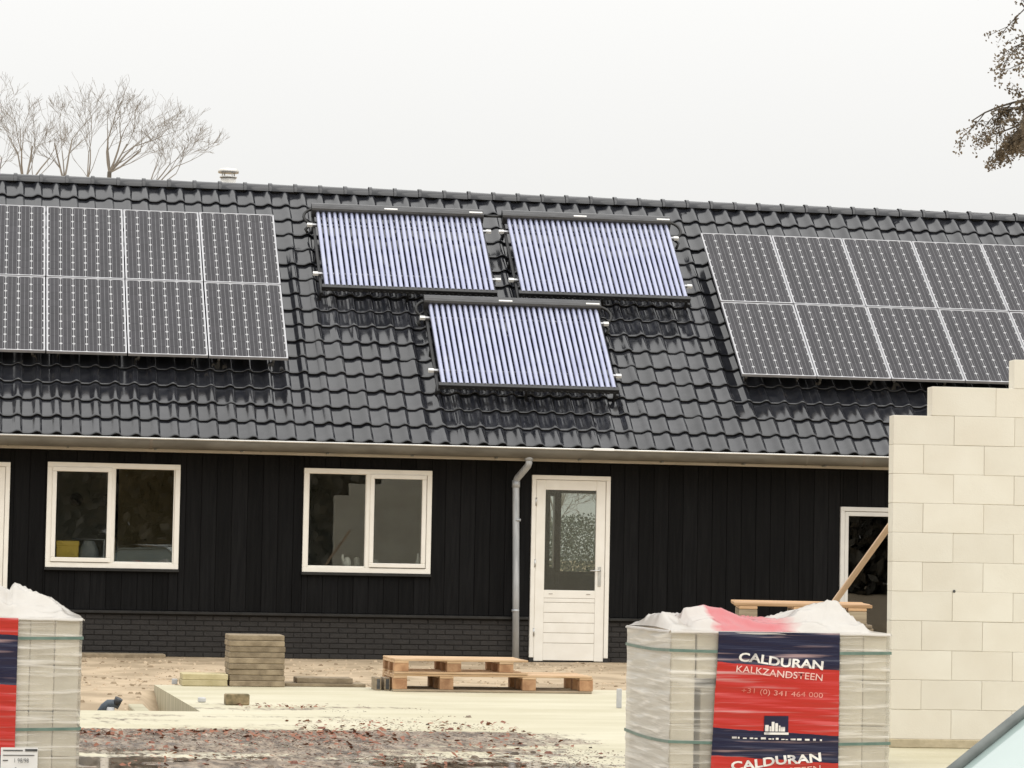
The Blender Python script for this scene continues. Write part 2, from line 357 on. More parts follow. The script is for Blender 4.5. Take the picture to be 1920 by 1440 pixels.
g.build('ground', M['sand'], kind='structure')
sb = MB().prism([(-14,-26),(9,-26),(9,-8.3),(-5.64,-8.25),(-5.55,-13.0),(-14,-13.0)], -.6, .02)
for i in range(2, len(sb.f)): sb.m[i] = 1
sb.build('concrete_slab', [M['slab'], M['formed']], kind='structure')

# ------------------------------------------------------------ house
house = thing('house', 'long low house with glossy black tiled roof, black timber walls and white frames', 'house')
HX0, HX1, HY1 = -9.0, 8.6, 8.1
D0 = (-.5027,.5027,0,2.336); W1 = (-6.510,-4.895,1.071,2.354); W2 = (-3.371,-1.769,1.069,2.354)
DL = (-7.9635,-6.958,0,2.336); DR = (3.507,4.265,0,2.024)
OPEN = [D0, W1, W2, DL, DR]
def rects(x0, x1, z0, z1, cuts):
    """rectangle minus openings -> list of rectangles"""
    xsn = sorted({x0, x1} | {c for o in cuts for c in o[:2] if x0 < c < x1}); out = []
    for a, b in zip(xsn, xsn[1:]):
        zc = (a+b)/2; zz = [(z0, z1)]
        for o in cuts:
            if o[0] < zc < o[1]:
                nz_ = []
                for (p, q) in zz:
                    if o[2] > p: nz_.append((p, min(q, o[2])))
                    if o[3] < q: nz_.append((max(p, o[3]), q))
                zz = [(p, q) for p, q in nz_ if q-p > .004]
        out += [(a, b, p, q) for p, q in zz]
    return out
wb = MB()
for a, b, p, q in rects(HX0, HX1, .53, 2.5, OPEN): wb.box(a, b, .03, .14, p, q)
cladding = wb.build('timber_cladding', M['deck'], house)
pk = {}
x = HX0; k = 0
while x < HX1-.01:
    w_ = .19
    for a, b, p, q in rects(x, min(x+w_, HX1), .565, 2.5, OPEN):
        if b-a < .012: continue
        a2, b2 = a+.0018, b-.0018
        key = (round(b2-a2,3), round(q-p,3))
        if key not in pk: pk[key] = MB().cbox(0, b2-a2, 0, .022, 0, q-p, .003).mesh('plank', M['plank'])
        put('plank', pk[key], cladding, (a2, .004+random.uniform(-.002,.002), p))
    x += w_
MB().cbox(HX0, DL[0]-.01, -.035, .03, .522, .560, .006).cbox(DL[1]+.01, -.513, -.035, .03, .522, .560, .006).cbox(.513, DR[0]-.01, -.035, .03, .522, .560, .006).cbox(DR[1]+.01, HX1, -.035, .03, .522, .560, .006).build('drip_ledge', M['ledge'], house)
pb = MB()
for a, b, p, q in rects(HX0, HX1, -.3, .52, OPEN): pb.box(a, b, .022, .14, p, q)
plinth = pb.build('brick_plinth', M['mortar'], house)
bk = {}; rest = MB()
for c in range(8):
    z = .004 + c*.0642; x = HX0 - (.111 if c % 2 else 0)
    while x < HX1:
        for a, b, p, q in rects(max(x, HX0), min(x+.211, HX1), z, z+.053, OPEN):
            if b-a < .02: continue
            if -6.2 < a < .95:
                key = round(b-a, 2)
                if key not in bk: bk[key] = MB().cbox(0, b-a, 0, .06, 0, .053, .003).mesh('brick', M['brick'])
                put('brick', bk[key], plinth, (a, .014+random.uniform(-.002,.002), z))
            else: rest.cbox(a, b, .014, .06, z, z+.053, .003)
        x += .2222
rest.build('bricks', M['brick'], plinth, kind='stuff')
# outer and inner walls of the house body
ob = MB()
ob.box(HX0, HX0+.14, .14, HY1, -.3, 2.6).box(HX1-.14, HX1, .14, HY1, -.3, 2.6)
BO = [(1.25,1.32,1.15,2.24),(1.42,2.02,1.10,2.29)]
for a, b, p, q in rects(HX0+.14, HX1-.14, -.3, 2.6, BO): ob.box(a, b, HY1-.14, HY1, p, q)
ob.build('outer_wall', M['ledge'], house)
for e in (HX0+.02, HX1-.12):
    gb = MB(); p = [(.0,2.5),(3.86,6.1),(7.75,2.5)]
    gb.v += [(e, y, z) for y, z in p] + [(e+.1, y, z) for y, z in p]
    gb.face((0,2,1)); gb.face((3,4,5)); gb.face((0,1,4,3)); gb.face((1,2,5,4)); gb.face((2,0,3,5)); gb.build('gable_wall', M['ledge'], house)
MB().box(HX0+.15, HX1-.15, .15, HY1-.15, -.28, -.004).build('floor', M['floor'], house)
MB().box(HX0+.15, HX1-.15, .15, HY1-.15, 2.52, 2.56).build('ceiling', M['plaster'], house)
MB().box(-1.25, -1.15, .15, 5.4, 0, 2.51).box(-8.8, -5.55, 3.0, 3.1, 0, 2.51).box(-4.2, -1.26, 3.4, 3.5, 0, 2.51).box(2.6, 2.7, .15, HY1-.15, 0, 2.51).build('partition_wall', M['plaster'], house)
MB().box(-5.53, -4.22, 2.4, 2.5, 0, 2.51).build('board_partition', M['osb'], house)
# back door frame seen through the glazed front door
MB().cbox(1.10,1.16,HY1-.15,HY1-.02,.9,2.36).cbox(1.34,1.40,HY1-.15,HY1-.02,.9,2.36).cbox(2.02,2.10,HY1-.15,HY1-.02,.9,2.36).build('back_window_frame', M['black'], house)

MB().box(1.20,2.06,HY1-.20,HY1-.19,1.05,2.33).build('back_pane', M['back_glass'], house)

# roof ------------------------------------------------------
PITCH = R(40.66); EY, EZ = -.30, 2.656; cp, sp_ = math.cos(PITCH), math.sin(PITCH)
def RP(x, v, n=0): return Vector((x, EY + v*cp - n*sp_, EZ + v*sp_ + n*cp))
VR = 5.50
rd = MB()
apex = RP(0, VR, -.02); y2 = 2*apex.y - EY
rd.v += [(HX0-.12, EY+.05, EZ-.03),(HX1+.12, EY+.05, EZ-.03),(HX1+.12, apex.y, apex.z),(HX0-.12, apex.y, apex.z),(HX1+.12, y2, EZ-.03),(HX0-.12, y2, EZ-.03),
         (HX0-.12, EY+.05, EZ-.13),(HX1+.12, EY+.05, EZ-.13),(HX1+.12, apex.y, apex.z-.13),(HX0-.12, apex.y, apex.z-.13),(HX1+.12, y2, EZ-.13),(HX0-.12, y2, EZ-.13)]
for q in ((0,1,2,3),(3,2,4,5),(6,9,8,7),(9,11,10,8),(0,6,7,1),(4,10,11,5),(1,7,8,2),(2,8,10,4),(0,3,9,6),(3,5,11,9)): rd.face(q)
roof = rd.build('roof', M['deck'], house)
TW, TG, TX0 = .2381, .3395, -7.081
def wave(u):
    if u < .14: h = .26*(1-u/.14)**1.5
    elif u < .42: h = 0
    elif u < .80: h = .5-.5*math.cos(math.pi*(u-.42)/.38)
    elif u < .87: h = 1 - .10*((u-.80)/.07)
    else: h = .90*(1-((u-.87)/.17)**1.3) + .18*((u-.87)/.17)
    return h*.040
US = [0,.06,.14,.28,.42,.50,.58,.66,.73,.80,.87,.93,.98,1.04]
def tile_into(mb, T):
    """one S-profile tile: x across, y up the slope, z off the roof"""
    b = len(mb.v); L = .418; n = len(US)
    def P_(u, v, dz=0): return (u*TW, v, wave(u)*(1 - .04*v) + .035*(1 - v/L) + dz + .002)
    rows = [[P_(u, L) for u in US], [P_(u, .034) for u in US], [P_(u, .016) for u in US], [P_(u, .004, -.003) for u in US], [P_(u, 0, -.010) for u in US]]
    for r in rows: mb.v += [tuple(T(p)) for p in r]
    for r in range(4):
        for i in range(n-1): mb.face((b+r*n+i, b+(r+1)*n+i, b+(r+1)*n+i+1, b+r*n+i+1), 0, True)
    b2 = len(mb.v)
    mb.v += [tuple(T(p)) for p in rows[4]] + [tuple(T((u*TW, .004, P_(u,0)[2]-.040))) for u in US]
    for i in range(n-1): mb.face((b2+i, b2+n+i, b2+n+i+1, b2+i+1), 1)
    b3 = len(mb.v); q0, q1 = rows[0][-1], rows[4][-1]
    mb.v += [tuple(T(p)) for p in (q0, q1, (q1[0], q1[1], q1[2]-.022), (q0[0], q0[1], q0[2]-.022))]; mb.face((b3, b3+3, b3+2, b3+1), 1)
tm = MB(); tile_into(tm, lambda p: p); tile_me = tm.mesh('roof_tile', [M['tile'], M['tile_body']])
stuff = MB(); cnt = 0
NC0, NC1 = -8, 66
def is_part(c, r):
    x = TX0 + c*TW
    if r <= 3 and -7.2 < x < 3.95: return True
    if 4 <= r <= 8 and -3.55 < x < 2.2:
        return not (-1.7 < x < .45) 
    return False
for c in range(NC0, NC1):
    x = TX0 + c*TW
    for r in range(16):
        jx, jv, jn = random.gauss(0,.0012), random.gauss(0,.002), random.gauss(0,.0010)
        a1, a2 = random.gauss(0,.010), random.gauss(0,.013)
        if is_part(c, r) and cnt < 300:
            cnt += 1
            put('roof_tile', tile_me, roof, RP(x+jx, r*TG+jv, jn), (PITCH+a1, a2, random.gauss(0,.002)))
        else:
            e = Euler((PITCH+a1, a2, 0)).to_matrix(); o = RP(x+jx, r*TG+jv, jn)
            tile_into(stuff, lambda p: e @ Vector(p) + o)
stuff.build('roof_tiles', [M['tile'], M['tile_body']], roof, kind='stuff')
bt = MB()
for r in range(16):        # plain back slope
    v0, v1 = r*TG, r*TG+.40
    pts = []
    for (v, n) in ((v0, .06),(v1, .01),(v0,.02)):
        p = RP(0, v, n); pts.append((2*apex.y-p.y, p.z))
    b = len(bt.v)
    bt.v += [(HX0-.12, *pts[0]),(HX1+.12, *pts[0]),(HX1+.12, *pts[1]),(HX0-.12, *pts[1]),(HX0-.12, *pts[2]),(HX1+.12, *pts[2])]
    bt.face((b, b+3, b+2, b+1)); bt.face((b, b+1, b+5, b+4))
bt.build('back_slope_courses', M['tile'], roof)
# ridge tiles
rt = MB(); NS = 12
def rprof(rad, x): return [(x, -rad*math.cos(math.pi*i/NS), rad*math.sin(math.pi*i/NS)) for i in range(NS+1)]
secs = [rprof(.122,0), rprof(.122,.045), rprof(.108,.055), rprof(.103,.37)]
for s_ in secs: rt.v += s_
for i in range(3):
    for j in range(NS): rt.face((i*(NS+1)+j, (i+1)*(NS+1)+j, (i+1)*(NS+1)+j+1, i*(NS+1)+j+1)[::-1], 0, True)
b = len(rt.v); rt.v += rprof(.122,0) + rprof(.100,0)
for j in range(NS): rt.face((b+j, b+j+1, b+NS+2+j, b+NS+1+j), 1)
rt_me = rt.mesh('ridge_tile', [M['tile'], M['tile_body']])
x = -9.05
while x < HX1:
    put('ridge_tile', rt_me, roof, (x, apex.y, 6.232+random.gauss(0,.0015)), (random.gauss(0,.01), random.gauss(0,.004), 0)); x += .3445
MB().box(HX0, HX1, apex.y-.05, apex.y+.05, 6.10, 6.26).build('ridge_board', M['deck'], roof)

# gutter, fascia, downpipe ------------------------------------
MB().cbox(HX0-.1, HX1+.1, -.335, -.300, 2.499, 2.64, .004).box(HX0-.1, HX1+.1, -.300, -.002, 2.505, 2.53).build('fascia', M['fascia'], house)
gm = MB(); GY, GZ = -.432, 2.645
prof = [(GY - .093*math.cos(math.pi*i/14), GZ - .118*math.sin(math.pi*i/14)) for i in range(15)]
for xx in (HX0-.1, HX1+.1):
    for (y, z) in prof: gm.v.append((xx, y, z))
for i in range(14): gm.face((i, i+1, 15+i+1, 15+i), 0, True)
b = len(gm.v)
for xx in (HX0-.1, HX1+.1):
    for (y, z) in prof: gm.v.append((xx, GY+(y-GY)*.96, GZ+(z-GZ)*.96+.001))
for i in range(14): gm.face((b+i, b+15+i, b+15+i+1, b+i+1), 0, True)
gutter = gm.build('gutter', M['zinc'], house)
MB().tube([(HX0-.1, GY-.094, GZ+.006), (HX1+.1, GY-.094, GZ+.006)], .0115, 8).build('gutter_rim', M['zinc_rim'], gutter)
for xx in (-5.29, -3.95, 1.78, 2.92, 3.66, -7.0):
    sm_ = MB(); w_ = .012 if xx != -5.29 else .018
    for a in (xx-w_, xx+w_):
        for (y, z) in prof[:12]: sm_.v.append((a, GY+(y-GY)*1.025, GZ+(z-GZ)*1.025-.001))
    for i in range(11): sm_.face((i, i+1, 12+i+1, 12+i), 0, True)
    sm_.build('gutter_seam', M['solder'] if xx in (-5.29, 3.66) else M['zinc'], gutter)
for i in range(16):
    xx = -8.4 + i*1.05
    MB().cbox(xx, xx+.03, GY-.055, GY+.07, 2.517, 2.527, .003).build('gutter_bracket', M['zinc'], gutter)
MB().cbox(.17,.43,GY-.112,GY-.085,2.640,2.672,.004).build('rim_joint_plate', M['tab'], gutter)
dp = MB().tube([(-.622,-.42,2.545),(-.622,-.42,2.47),(-.630,-.40,2.435),(-.712,-.125,2.285),(-.722,-.10,2.245),(-.722,-.10,2.19),(-.700,-.10,1.0),(-.684,-.10,-.05)], .043, 14).build('downpipe', M['zinc_pipe'], house)
MB().tube([(-.722,-.10,2.17),(-.722,-.10,2.26)], .050, 14).build('pipe_collar', M['zinc_pipe'], dp)
MB().tube([(-.622,-.42,2.50),(-.622,-.42,2.57)], .054, 14).build('pipe_collar', M['zinc_pipe'], dp)
for z in (.62, 1.75):
    MB().tube([(-.700,-.10,z),(-.700,-.10,z+.03)], .049, 12).box(-.706,-.694,-.07,.01,z+.005,z+.025).build('pipe_clip', M['zinc_pipe'], dp)

# windows ------------------------------------------------------
def ring(mb, x0, x1, z0, z1, w, y0, y1, c=.004, wb_=None):
    wb_ = wb_ or w
    mb.cbox(x0, x1, y0, y1, z1-w, z1, c); mb.cbox(x0, x1, y0, y1, z0, z0+wb_, c)
    mb.cbox(x0, x0+w, y0+.0015, y1, z0+wb_, z1-w, c); mb.cbox(x1-w, x1, y0+.0015, y1, z0+wb_, z1-w, c)
    return mb
def window(o, fixed, sash, mull):
    x0, x1, z0, z1 = o
    f = ring(MB(), x0, x1, z0, z1, .062, -.030, .09)
    f.cbox(mull-.030, mull+.030, -.0285, .09, z0+.062, z1-.062, .004)
    win = f.build('window', M['frame'], house)
    MB().cbox(x0-.01, x1+.01, -.052, .0, z0-.035, z0-.004, .004).build('sill', M['ledge'], win)
    MB().box(x0+.02, x1-.02, .092, .34, z0+.045, z0+.074).build('inner_sill', M['plaster'], win)
    # fixed light
    a, b, p, q = fixed
    fr = ring(MB(), a-.014, b+.014, p-.020, q+.014, .014, -.012, .05, .003, .020); fr.build('glazing_bead', M['frame'], win)
    MB().box(a-.004, b+.004, .012, .020, p-.004, q+.004).build('pane', M['glass'], win)
    a, b, p, q = sash
    s = ring(MB(), a-.056, b+.056, p-.056, q+.056, .054, -.045, .05, .006); so_ = s.build('sash', M['frame'], win)
    MB().box(a-.004, b+.004, -.008, .0, p-.004, q+.004).build('pane', M['glass'], win)
    return win
window(W1, (-5.679,-4.972,1.153,2.287), (-6.394,-5.780,1.196,2.240), -5.722)
window(W2, (-3.300,-2.600,1.151,2.287), (-2.490,-1.895,1.196,2.240), -2.563)

def door(o, kind):
    x0, x1, z0, z1 = o; cx = (x0+x1)/2
    fm = M['frame'] if kind else M['frame_grey']
    f = MB(); w = .055
    f.cbox(x0, x1, -.03, .09, z1-w, z1).cbox(x0, x0+w, -.0285, .09, z0+.055, z1-w).cbox(x1-w, x1, -.0285, .09, z0+.055, z1-w)
    d = f.build('door', fm, house)
    MB().cbox(x0, x0+w, -.025, .09, z0, z0+.053, .003).cbox(x1-w, x1, -.025, .09, z0, z0+.053, .003).build('stone_plinth_block', M['black'], d)
    MB().cbox(x0+w, x1-w, -.02, .12, z0-.02, z0+.004, .003).build('threshold', M['black'], d)
    a, b = x0+w+.004, x1-w-.004
    lf = MB(); st = .118 if kind else .05
    gz0 = .899 if kind else .12; gz1 = z1-w-.012-.115 if kind else z1-w-.06
    y0, y1 = -.016, .04
    lf.cbox(a, a+st, y0, y1, z0+.012, z1-w-.004).cbox(b-st, b, y0, y1, z0+.012, z1-w-.004)
    lf.cbox(a+st, b-st, y0+.001, y1, gz1, z1-w-.004)
    if kind:
        lf.cbox(a+st, b-st, y0+.001, y1, .80, gz0, .003)
    else: lf.cbox(a+st, b-st, y0+.001, y1, z0+.012, gz0)
    leaf = lf.build('door_leaf', fm, d)
    MB().box(a+st-.004, b-st+.004, .010, .018, gz0-.004, gz1+.004).build('pane', M['glass'], leaf)
    if kind:
        zz = [.0175, .236, .363, .490, .617, .744, .799]
        for p, q in zip(zz, zz[1:]): MB().cbox(a+st+.001, b-st-.001, y0+.003, y1-.01, p+.003, q-.003, .004).build('board', fm, leaf)
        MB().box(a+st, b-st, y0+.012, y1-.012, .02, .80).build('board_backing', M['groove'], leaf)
        MB().cbox(b-.085, b-.045, y0-.010, y0, .955, 1.20, .004).build('handle_plate', M['steel'], leaf)
        MB().tube([(b-.065,y0-.008,1.15),(b-.065,y0-.055,1.15),(b-.085,y0-.062,1.15),(b-.20,y0-.062,1.15)], .009, 8).build('handle', M['steel'], leaf)
        MB().tube([(b-.065,y0-.006,1.02),(b-.065,y0-.022,1.02)], .014, 10).build('lock_cylinder', M['steel'], leaf)
        for z in (.32, 1.18, 1.95):
            MB().tube([(a-.004,y0-.012,z),(a-.004,y0-.012,z+.10)], .011, 8).build('hinge', M['steel'], d)
        MB().cbox(a+st+.06, a+st+.11, y0-.006, y0+.004, .848, .858, .002).cbox(b-st-.11, b-st-.06, y0-.006, y0+.004, .848, .858, .002).build('drain_cap', M['groove'], leaf)
    else:
        MB().tube([(b-.02,y0-.004,1.05),(b-.02,y0-.05,1.05),(b-.09,y0-.055,1.05)], .008, 8).build('handle', M['steel'], leaf)
    return d
door(D0, True); door(DL, True); door(DR, False)

# ------------------------------------------------------------ flue on the back slope
fl = thing('flue_pipe', 'short galvanised flue with flat round cap behind the ridge', 'flue', (-3.97, 5.38, 0))
MB().tube([(0,0,4.9),(0,0,6.60)], .108, 20).build('pipe', M['chimney'], fl)
MB().tube([(0,0,6.655),(0,0,6.685),(0,0,6.715)], [.146,.150,.115], 24).build('cap', M['chimney'], fl)
MB().tube([(0,0,6.585),(0,0,6.605)], .122, 20).build('collar', M['chimney'], fl)
for k in range(4):
    a = k*math.pi/2+.5; MB().box(-.008+.1*math.cos(a), .008+.1*math.cos(a), -.008+.1*math.sin(a), .008+.1*math.sin(a), 6.59, 6.67).build('cap_stay', M['chimney'], fl)

# ------------------------------------------------------------ photovoltaic panels
PW, PL, PN = .990, 1.576, .30
cm = MB(); h, c, w = .0762, .020, .0758
cm.v += [(-w+c,-h,0),(w-c,-h,0),(w,-h+c,0),(w,h-c,0),(w-c,h,0),(-w+c,h,0),(-w,h-c,0),(-w,-h+c,0)]
cm.v += [(x, y, -.002) for x, y, z in cm.v]
cm.face(range(8)); cm.face(range(15,7,-1))
for i in range(8): cm.face((i, 8+i, 8+(i+1)%8, (i+1)%8))
cell_me = cm.mesh('cell', M['cell'])
fr = MB(); t_ = .013
fr.cbox(0, PW, 0, t_, -.038, .003, .0015).cbox(0, PW, PL-t_, PL, -.038, .003, .0015).cbox(0, t_, t_, PL-t_, -.038, .0025, .0015).cbox(PW-t_, PW, t_, PL-t_, -.038, .0025, .0015)
fr_me = fr.mesh('frame', M['alu'])
bs_me = MB().box(t_-.002, PW-t_+.002, t_-.002, PL-t_+.002, -.012, -.004).mesh('laminate', M['sheet'])
rl_me = MB().cbox(.02, PW-.02, -.02, .02, -.085, -.040, .003).mesh('mounting_rail', M['rail'])
hk_me = MB().box(-.015, .015, -.02, .02, -.285, -.084).mesh('roof_hook', M['rail'])
def pv(x, v, label, group):
    o = thing('solar_panel', label, 'solar panel', RP(x, v, PN), (PITCH + random.gauss(0,.0015), random.gauss(0,.0015), 0), group)
    put('frame', fr_me, o)
    bs = put('laminate', bs_me, o)
    for i in range(6):
        for j in range(10): put('cell', cell_me, bs, (PW/2+(i-2.5)*.1590, PL/2+(j-4.5)*.1545, -.0015))
    for yy in (.30, 1.28):
        r_ = put('mounting_rail', rl_me, o, (0, yy, 0))
        for xx in (.15, PW-.15): put('roof_hook', hk_me, r_, (xx, 0, 0))
ORD = ['first','second','third','fourth','fifth']
for k in range(4):
    x = -3.541 - (k+1)*1.0062
    pv(x+.007, 1.313+1.5935, 'black cell solar panel, upper row above the paned windows, %s from the tube collectors' % ORD[k], 'solar panels above the windows')
    pv(x+.007, 1.313, 'black cell solar panel, lower row above the paned windows, %s from the tube collectors' % ORD[k], 'solar panels above the windows')
for k in range(5):
    x = 2.308 + k*1.0022
    pv(x+.005, 1.271+1.6015, 'dark grey solar panel, upper row behind the pale block wall, %s from the tube collectors' % ORD[k], 'solar panels behind the block wall')
    pv(x+.005, 1.271, 'dark grey solar panel, lower row behind the pale block wall, %s from the tube collectors' % ORD[k], 'solar panels behind the block wall')

# ------------------------------------------------------------ evacuated tube collectors
TL = 1.70; NT = 30; TP = .0755
tb = MB(); r_ = .0290
tb.tube([(0,0,0),(0,.004,0),(0,TL-.07,0),(0,TL-.03,0),(0,TL-.008,0),(0,TL,0)], [r_*.96, r_, r_, r_*.8, r_*.42, r_*.12], 12)
tube_me = tb.mesh('glass_tube', M['tubeglass'])
mf = MB(); CWID = NT*TP
pr_ = [(-.075,-.065),(.060,-.065),(.075,-.05),(.075,.050),(.062,.072),(.030,.085),(-.030,.085),(-.060,.072),(-.075,.050)]
x0_, x1_ = -.045, CWID+.03
for xx in (x0_, x1_):
    for (y, z) in pr_: mf.v.append((xx, y, z))
np_ = len(pr_)
for i in range(np_): mf.face((i, (i+1)%np_, np_+(i+1)%np_, np_+i)[::-1])
mf.face(range(np_)); mf.face(range(2*np_-1, np_-1, -1))
mf_me = mf.mesh('manifold', M['manifold'])
def collector(x, v, label, hoses):
    o = thing('tube_collector', label, 'solar collector', RP(x-.012, v-.138, .30), (PITCH,0,0), 'evacuated tube collectors on the roof')
    for i in range(NT): put('glass_tube', tube_me, o, (TP*(i+.5)+random.gauss(0,.0006), 0, random.gauss(0,.0006)))
    man = put('manifold', mf_me, o, (0, TL+.045, -.005))
    for xc in (x0_+.98, x1_-.20): MB().cbox(xc, xc+.18, -.045, -.020, .072, .0895, .002).build('top_plate', M['tab'], man)
    tr = MB().cbox(-.03, CWID+.02, -.055, .012, -.045, .020, .004).build('bottom_tray', M['black'], o)
    for i in range(NT): put('tube_clip', clip_me, tr, (TP*(i+.5), -.06, -.04))
    for yy in (.34, 1.46):
        rr = MB().cbox(-.07, CWID+.05, yy-.018, yy+.018, -.075, -.040, .003).build('cross_rail', M['rail'], o)
        for xc in (-.115, CWID+.045): MB().cbox(xc, xc+.07, yy-.022, yy+.022, -.078, -.034, .003).build('rail_end_cap', M['tab'], rr)
    for xx in (-.02, CWID*.5, CWID+.01):
        MB().cbox(xx-.018, xx+.018, -.05, TL+.05, -.115, -.076, .003).build('support_rail', M['black'], o)
        for yy in (.1, .9, 1.6): MB().box(xx-.014, xx+.014, yy-.02, yy+.02, -.285, -.114).build('roof_hook', M['black'], o)
    for pts in hoses: MB().tube(pts, .020, 10).build('hose', M['rubber'], o)
clip_me = MB().cbox(-.016, .016, 0, .02, -.012, .020, .004).mesh('tube_clip', M['rubber'])
def arc(x, y, dx, r, n=9, a0=-90, a1=90, z=0):
    return [(x + dx*r*math.cos(R(a0+(a1-a0)*i/(n-1))), y + r*math.sin(R(a0+(a1-a0)*i/(n-1))), z - .10*(1-i/(n-1))) for i in range(n)]
ym = TL+.045
LH = [(-.10,ym-.30,-.17),(-.13,ym-.26,-.15)] + arc(-.05, ym-.10, -1, .10) + [(-.02, ym, 0)]
RH = [(CWID+.09,ym-.36,-.17),(CWID+.13,ym-.28,-.14)] + arc(CWID+.05, ym-.12, 1, .12) + [(CWID+.02, ym, 0)]
collector(-2.975, 3.045, 'tube collector with bright violet glass tubes, beside the panels above the paned windows', [LH])
collector(-.372, 3.055, 'tube collector with bright violet glass tubes, beside the panels behind the block wall', [RH, [(-.02,ym,.0),(-.16,ym,.0),(-.30,ym+.0,.0)]])
collector(-1.648, 1.020, 'lowest tube collector with bright violet tubes, centred below two others above the gutter', [LH, RH])

# ------------------------------------------------------------ stepped sand-lime block wall
WROT = R(-5.0); BL, BH, BT, CH = .434, .2048, .15, .2065
wl = thing('block_wall', 'unfinished pale cream block wall with stepped top behind the wrapped pack', 'wall', (-1.015,-16.87,.02), (0,0,WROT))
MB().cbox(-.01, 5.2, -.012, BT+.012, 0, .062, .006).build('mortar_bed', M['bed'], wl)
core = MB(); bmeshes = {}
starts = [0]*11 + [.272, .86, 1.29, 1.72]
for r in range(15):
    x = starts[r]; first = True; z = .062 + r*CH; end = 5.15
    core.box(starts[r]+.012, end-.01, .006, BT-.006, z-.004 if r else z+.001, z+BH-.004)
    while x < end-.02:
        L = BL
        if first and r < 11 and r % 2 == 1: L = BL/2
        if first and r == 11: L = .46
        L = min(L, end-x); first = False
        key = round(L,3)
        if key not in bmeshes: bmeshes[key] = MB().cbox(0, L-.0015, 0, BT, 0, BH, .0025).mesh('block', M['limestone'])
        put('block', bmeshes[key], wl, (x, random.gauss(0,.0012), z+random.gauss(0,.0006)), (0, random.gauss(0,.001), random.gauss(0,.0015)))
        x += L + .0005
core.build('glue_joint', M['glue'], wl)
MB().tube([(0,0,0),(0,.006,0)], .011, 6).build('anchor_hole', M['letter_d'], wl, loc=(.445,-.004,1.10))

# ------------------------------------------------------------ timber pallets
def pallet(name, label, loc, rz, L, Wd, h, blocks, mats, group=None, bw=.12):
    o = thing(name, label, 'pallet', loc, (0,0,rz), group)
    t1 = .020; hb = h-3*t1
    for i in range(5):
        y = i*(Wd-.12)/4
        MB().cbox(0, L, y, y+.12, h-t1, h, .003).build('deck_board', mats[0], o, rot=(random.gauss(0,.004),0,0))
    for xb in blocks:
        MB().cbox(xb, xb+bw, 0, Wd, h-2*t1, h-t1-.001, .003).build('cross_board', mats[0], o)
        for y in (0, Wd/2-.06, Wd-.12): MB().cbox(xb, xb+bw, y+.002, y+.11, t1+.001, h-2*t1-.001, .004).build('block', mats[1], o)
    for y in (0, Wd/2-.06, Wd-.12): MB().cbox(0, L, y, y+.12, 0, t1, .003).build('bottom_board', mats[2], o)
    return o
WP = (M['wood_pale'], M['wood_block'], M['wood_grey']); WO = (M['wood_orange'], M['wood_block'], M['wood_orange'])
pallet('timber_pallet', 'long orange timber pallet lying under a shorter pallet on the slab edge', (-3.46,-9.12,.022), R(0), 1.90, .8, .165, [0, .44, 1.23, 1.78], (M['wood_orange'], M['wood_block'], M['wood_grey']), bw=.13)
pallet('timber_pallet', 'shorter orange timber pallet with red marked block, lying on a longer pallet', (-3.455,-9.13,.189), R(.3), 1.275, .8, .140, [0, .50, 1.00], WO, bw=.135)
lb = thing('wooden_block', 'pair of dark hollow wooden ends sticking out beside the stacked pallets', 'wood offcut', (-3.60,-8.9,.02))
for k in (0, .085): MB().cbox(k, k+.055, 0, .3, 0, .12, .003).box(k+.012, k+.043, -.002, .0, .012, .108, 1).build('offcut', [M['wood_grey'], M['letter_d']], lb)

# pavers on the slab edge ------------------------------------
st = thing('paver_stack', 'neat square stack of nine rough brown concrete pavers', 'paver stack', (-4.945,-8.43,.022))
pv_me = MB().cbox(0, .53, 0, .50, 0, .0525, .006).mesh('paver', M['paver'])
for k in range(9): put('paver', pv_me, st, (random.gauss(0,.005), random.gauss(0,.005), k*.0545), (0,0,random.gauss(0,.008)))
lp = thing('paver_stack', 'low stack of two pale sandy paving slabs beside the tall paver stack', 'paver stack', (-5.39,-8.45,.022))
for k in range(2): MB().cbox(0,.43,0,.42,0,.056,.005).build('paver', M['paver_new'], lp, loc=(k*.006,.004*k,k*.0575))
fp = thing('paver_stack', 'two thin brown paving slabs lying flat between paver stack and pallets', 'paver stack', (-4.395,-8.30,.022))
MB().cbox(0,.78,0,.42,0,.030,.004).build('paver', M['paver'], fp); MB().cbox(.12,.66,.05,.40,.0305,.082,.005).build('paver', M['paver'], fp)
bl = MB().cbox(-.10,.10,-.06,.06,0,.092,.008); bl.build('timber_offcut', M['mossy'], loc=(-5.165,-11.9,.021), rot=(0,0,R(4)), label='mossy brown timber offcut on the slab in front of the paver stack', cat='wood offcut')
MB().cbox(-.026,.026,-.03,.03,0,.052,.004).build('conduit_stub', M['grey_pl'], loc=(-5.437,-8.10,.021), label='pale grey conduit stub beside the low pale slab stack', cat='conduit stub')
MB().cbox(-.030,.030,-.03,.03,0,.042,.008).build('conduit_stub', M['grey_pl'], loc=(-5.43,-11.54,.021), rot=(0,0,.2), label='low grey conduit cap in the slab near the mossy offcut', cat='conduit stub')
MB().cbox(-.02,.02,-.02,.02,0,.165,.004).build('conduit_stub', M['grey_pl'], loc=(-1.86,-11.75,.021), label='upright grey conduit post half hidden by the wrapped pack of the plank', cat='conduit stub')
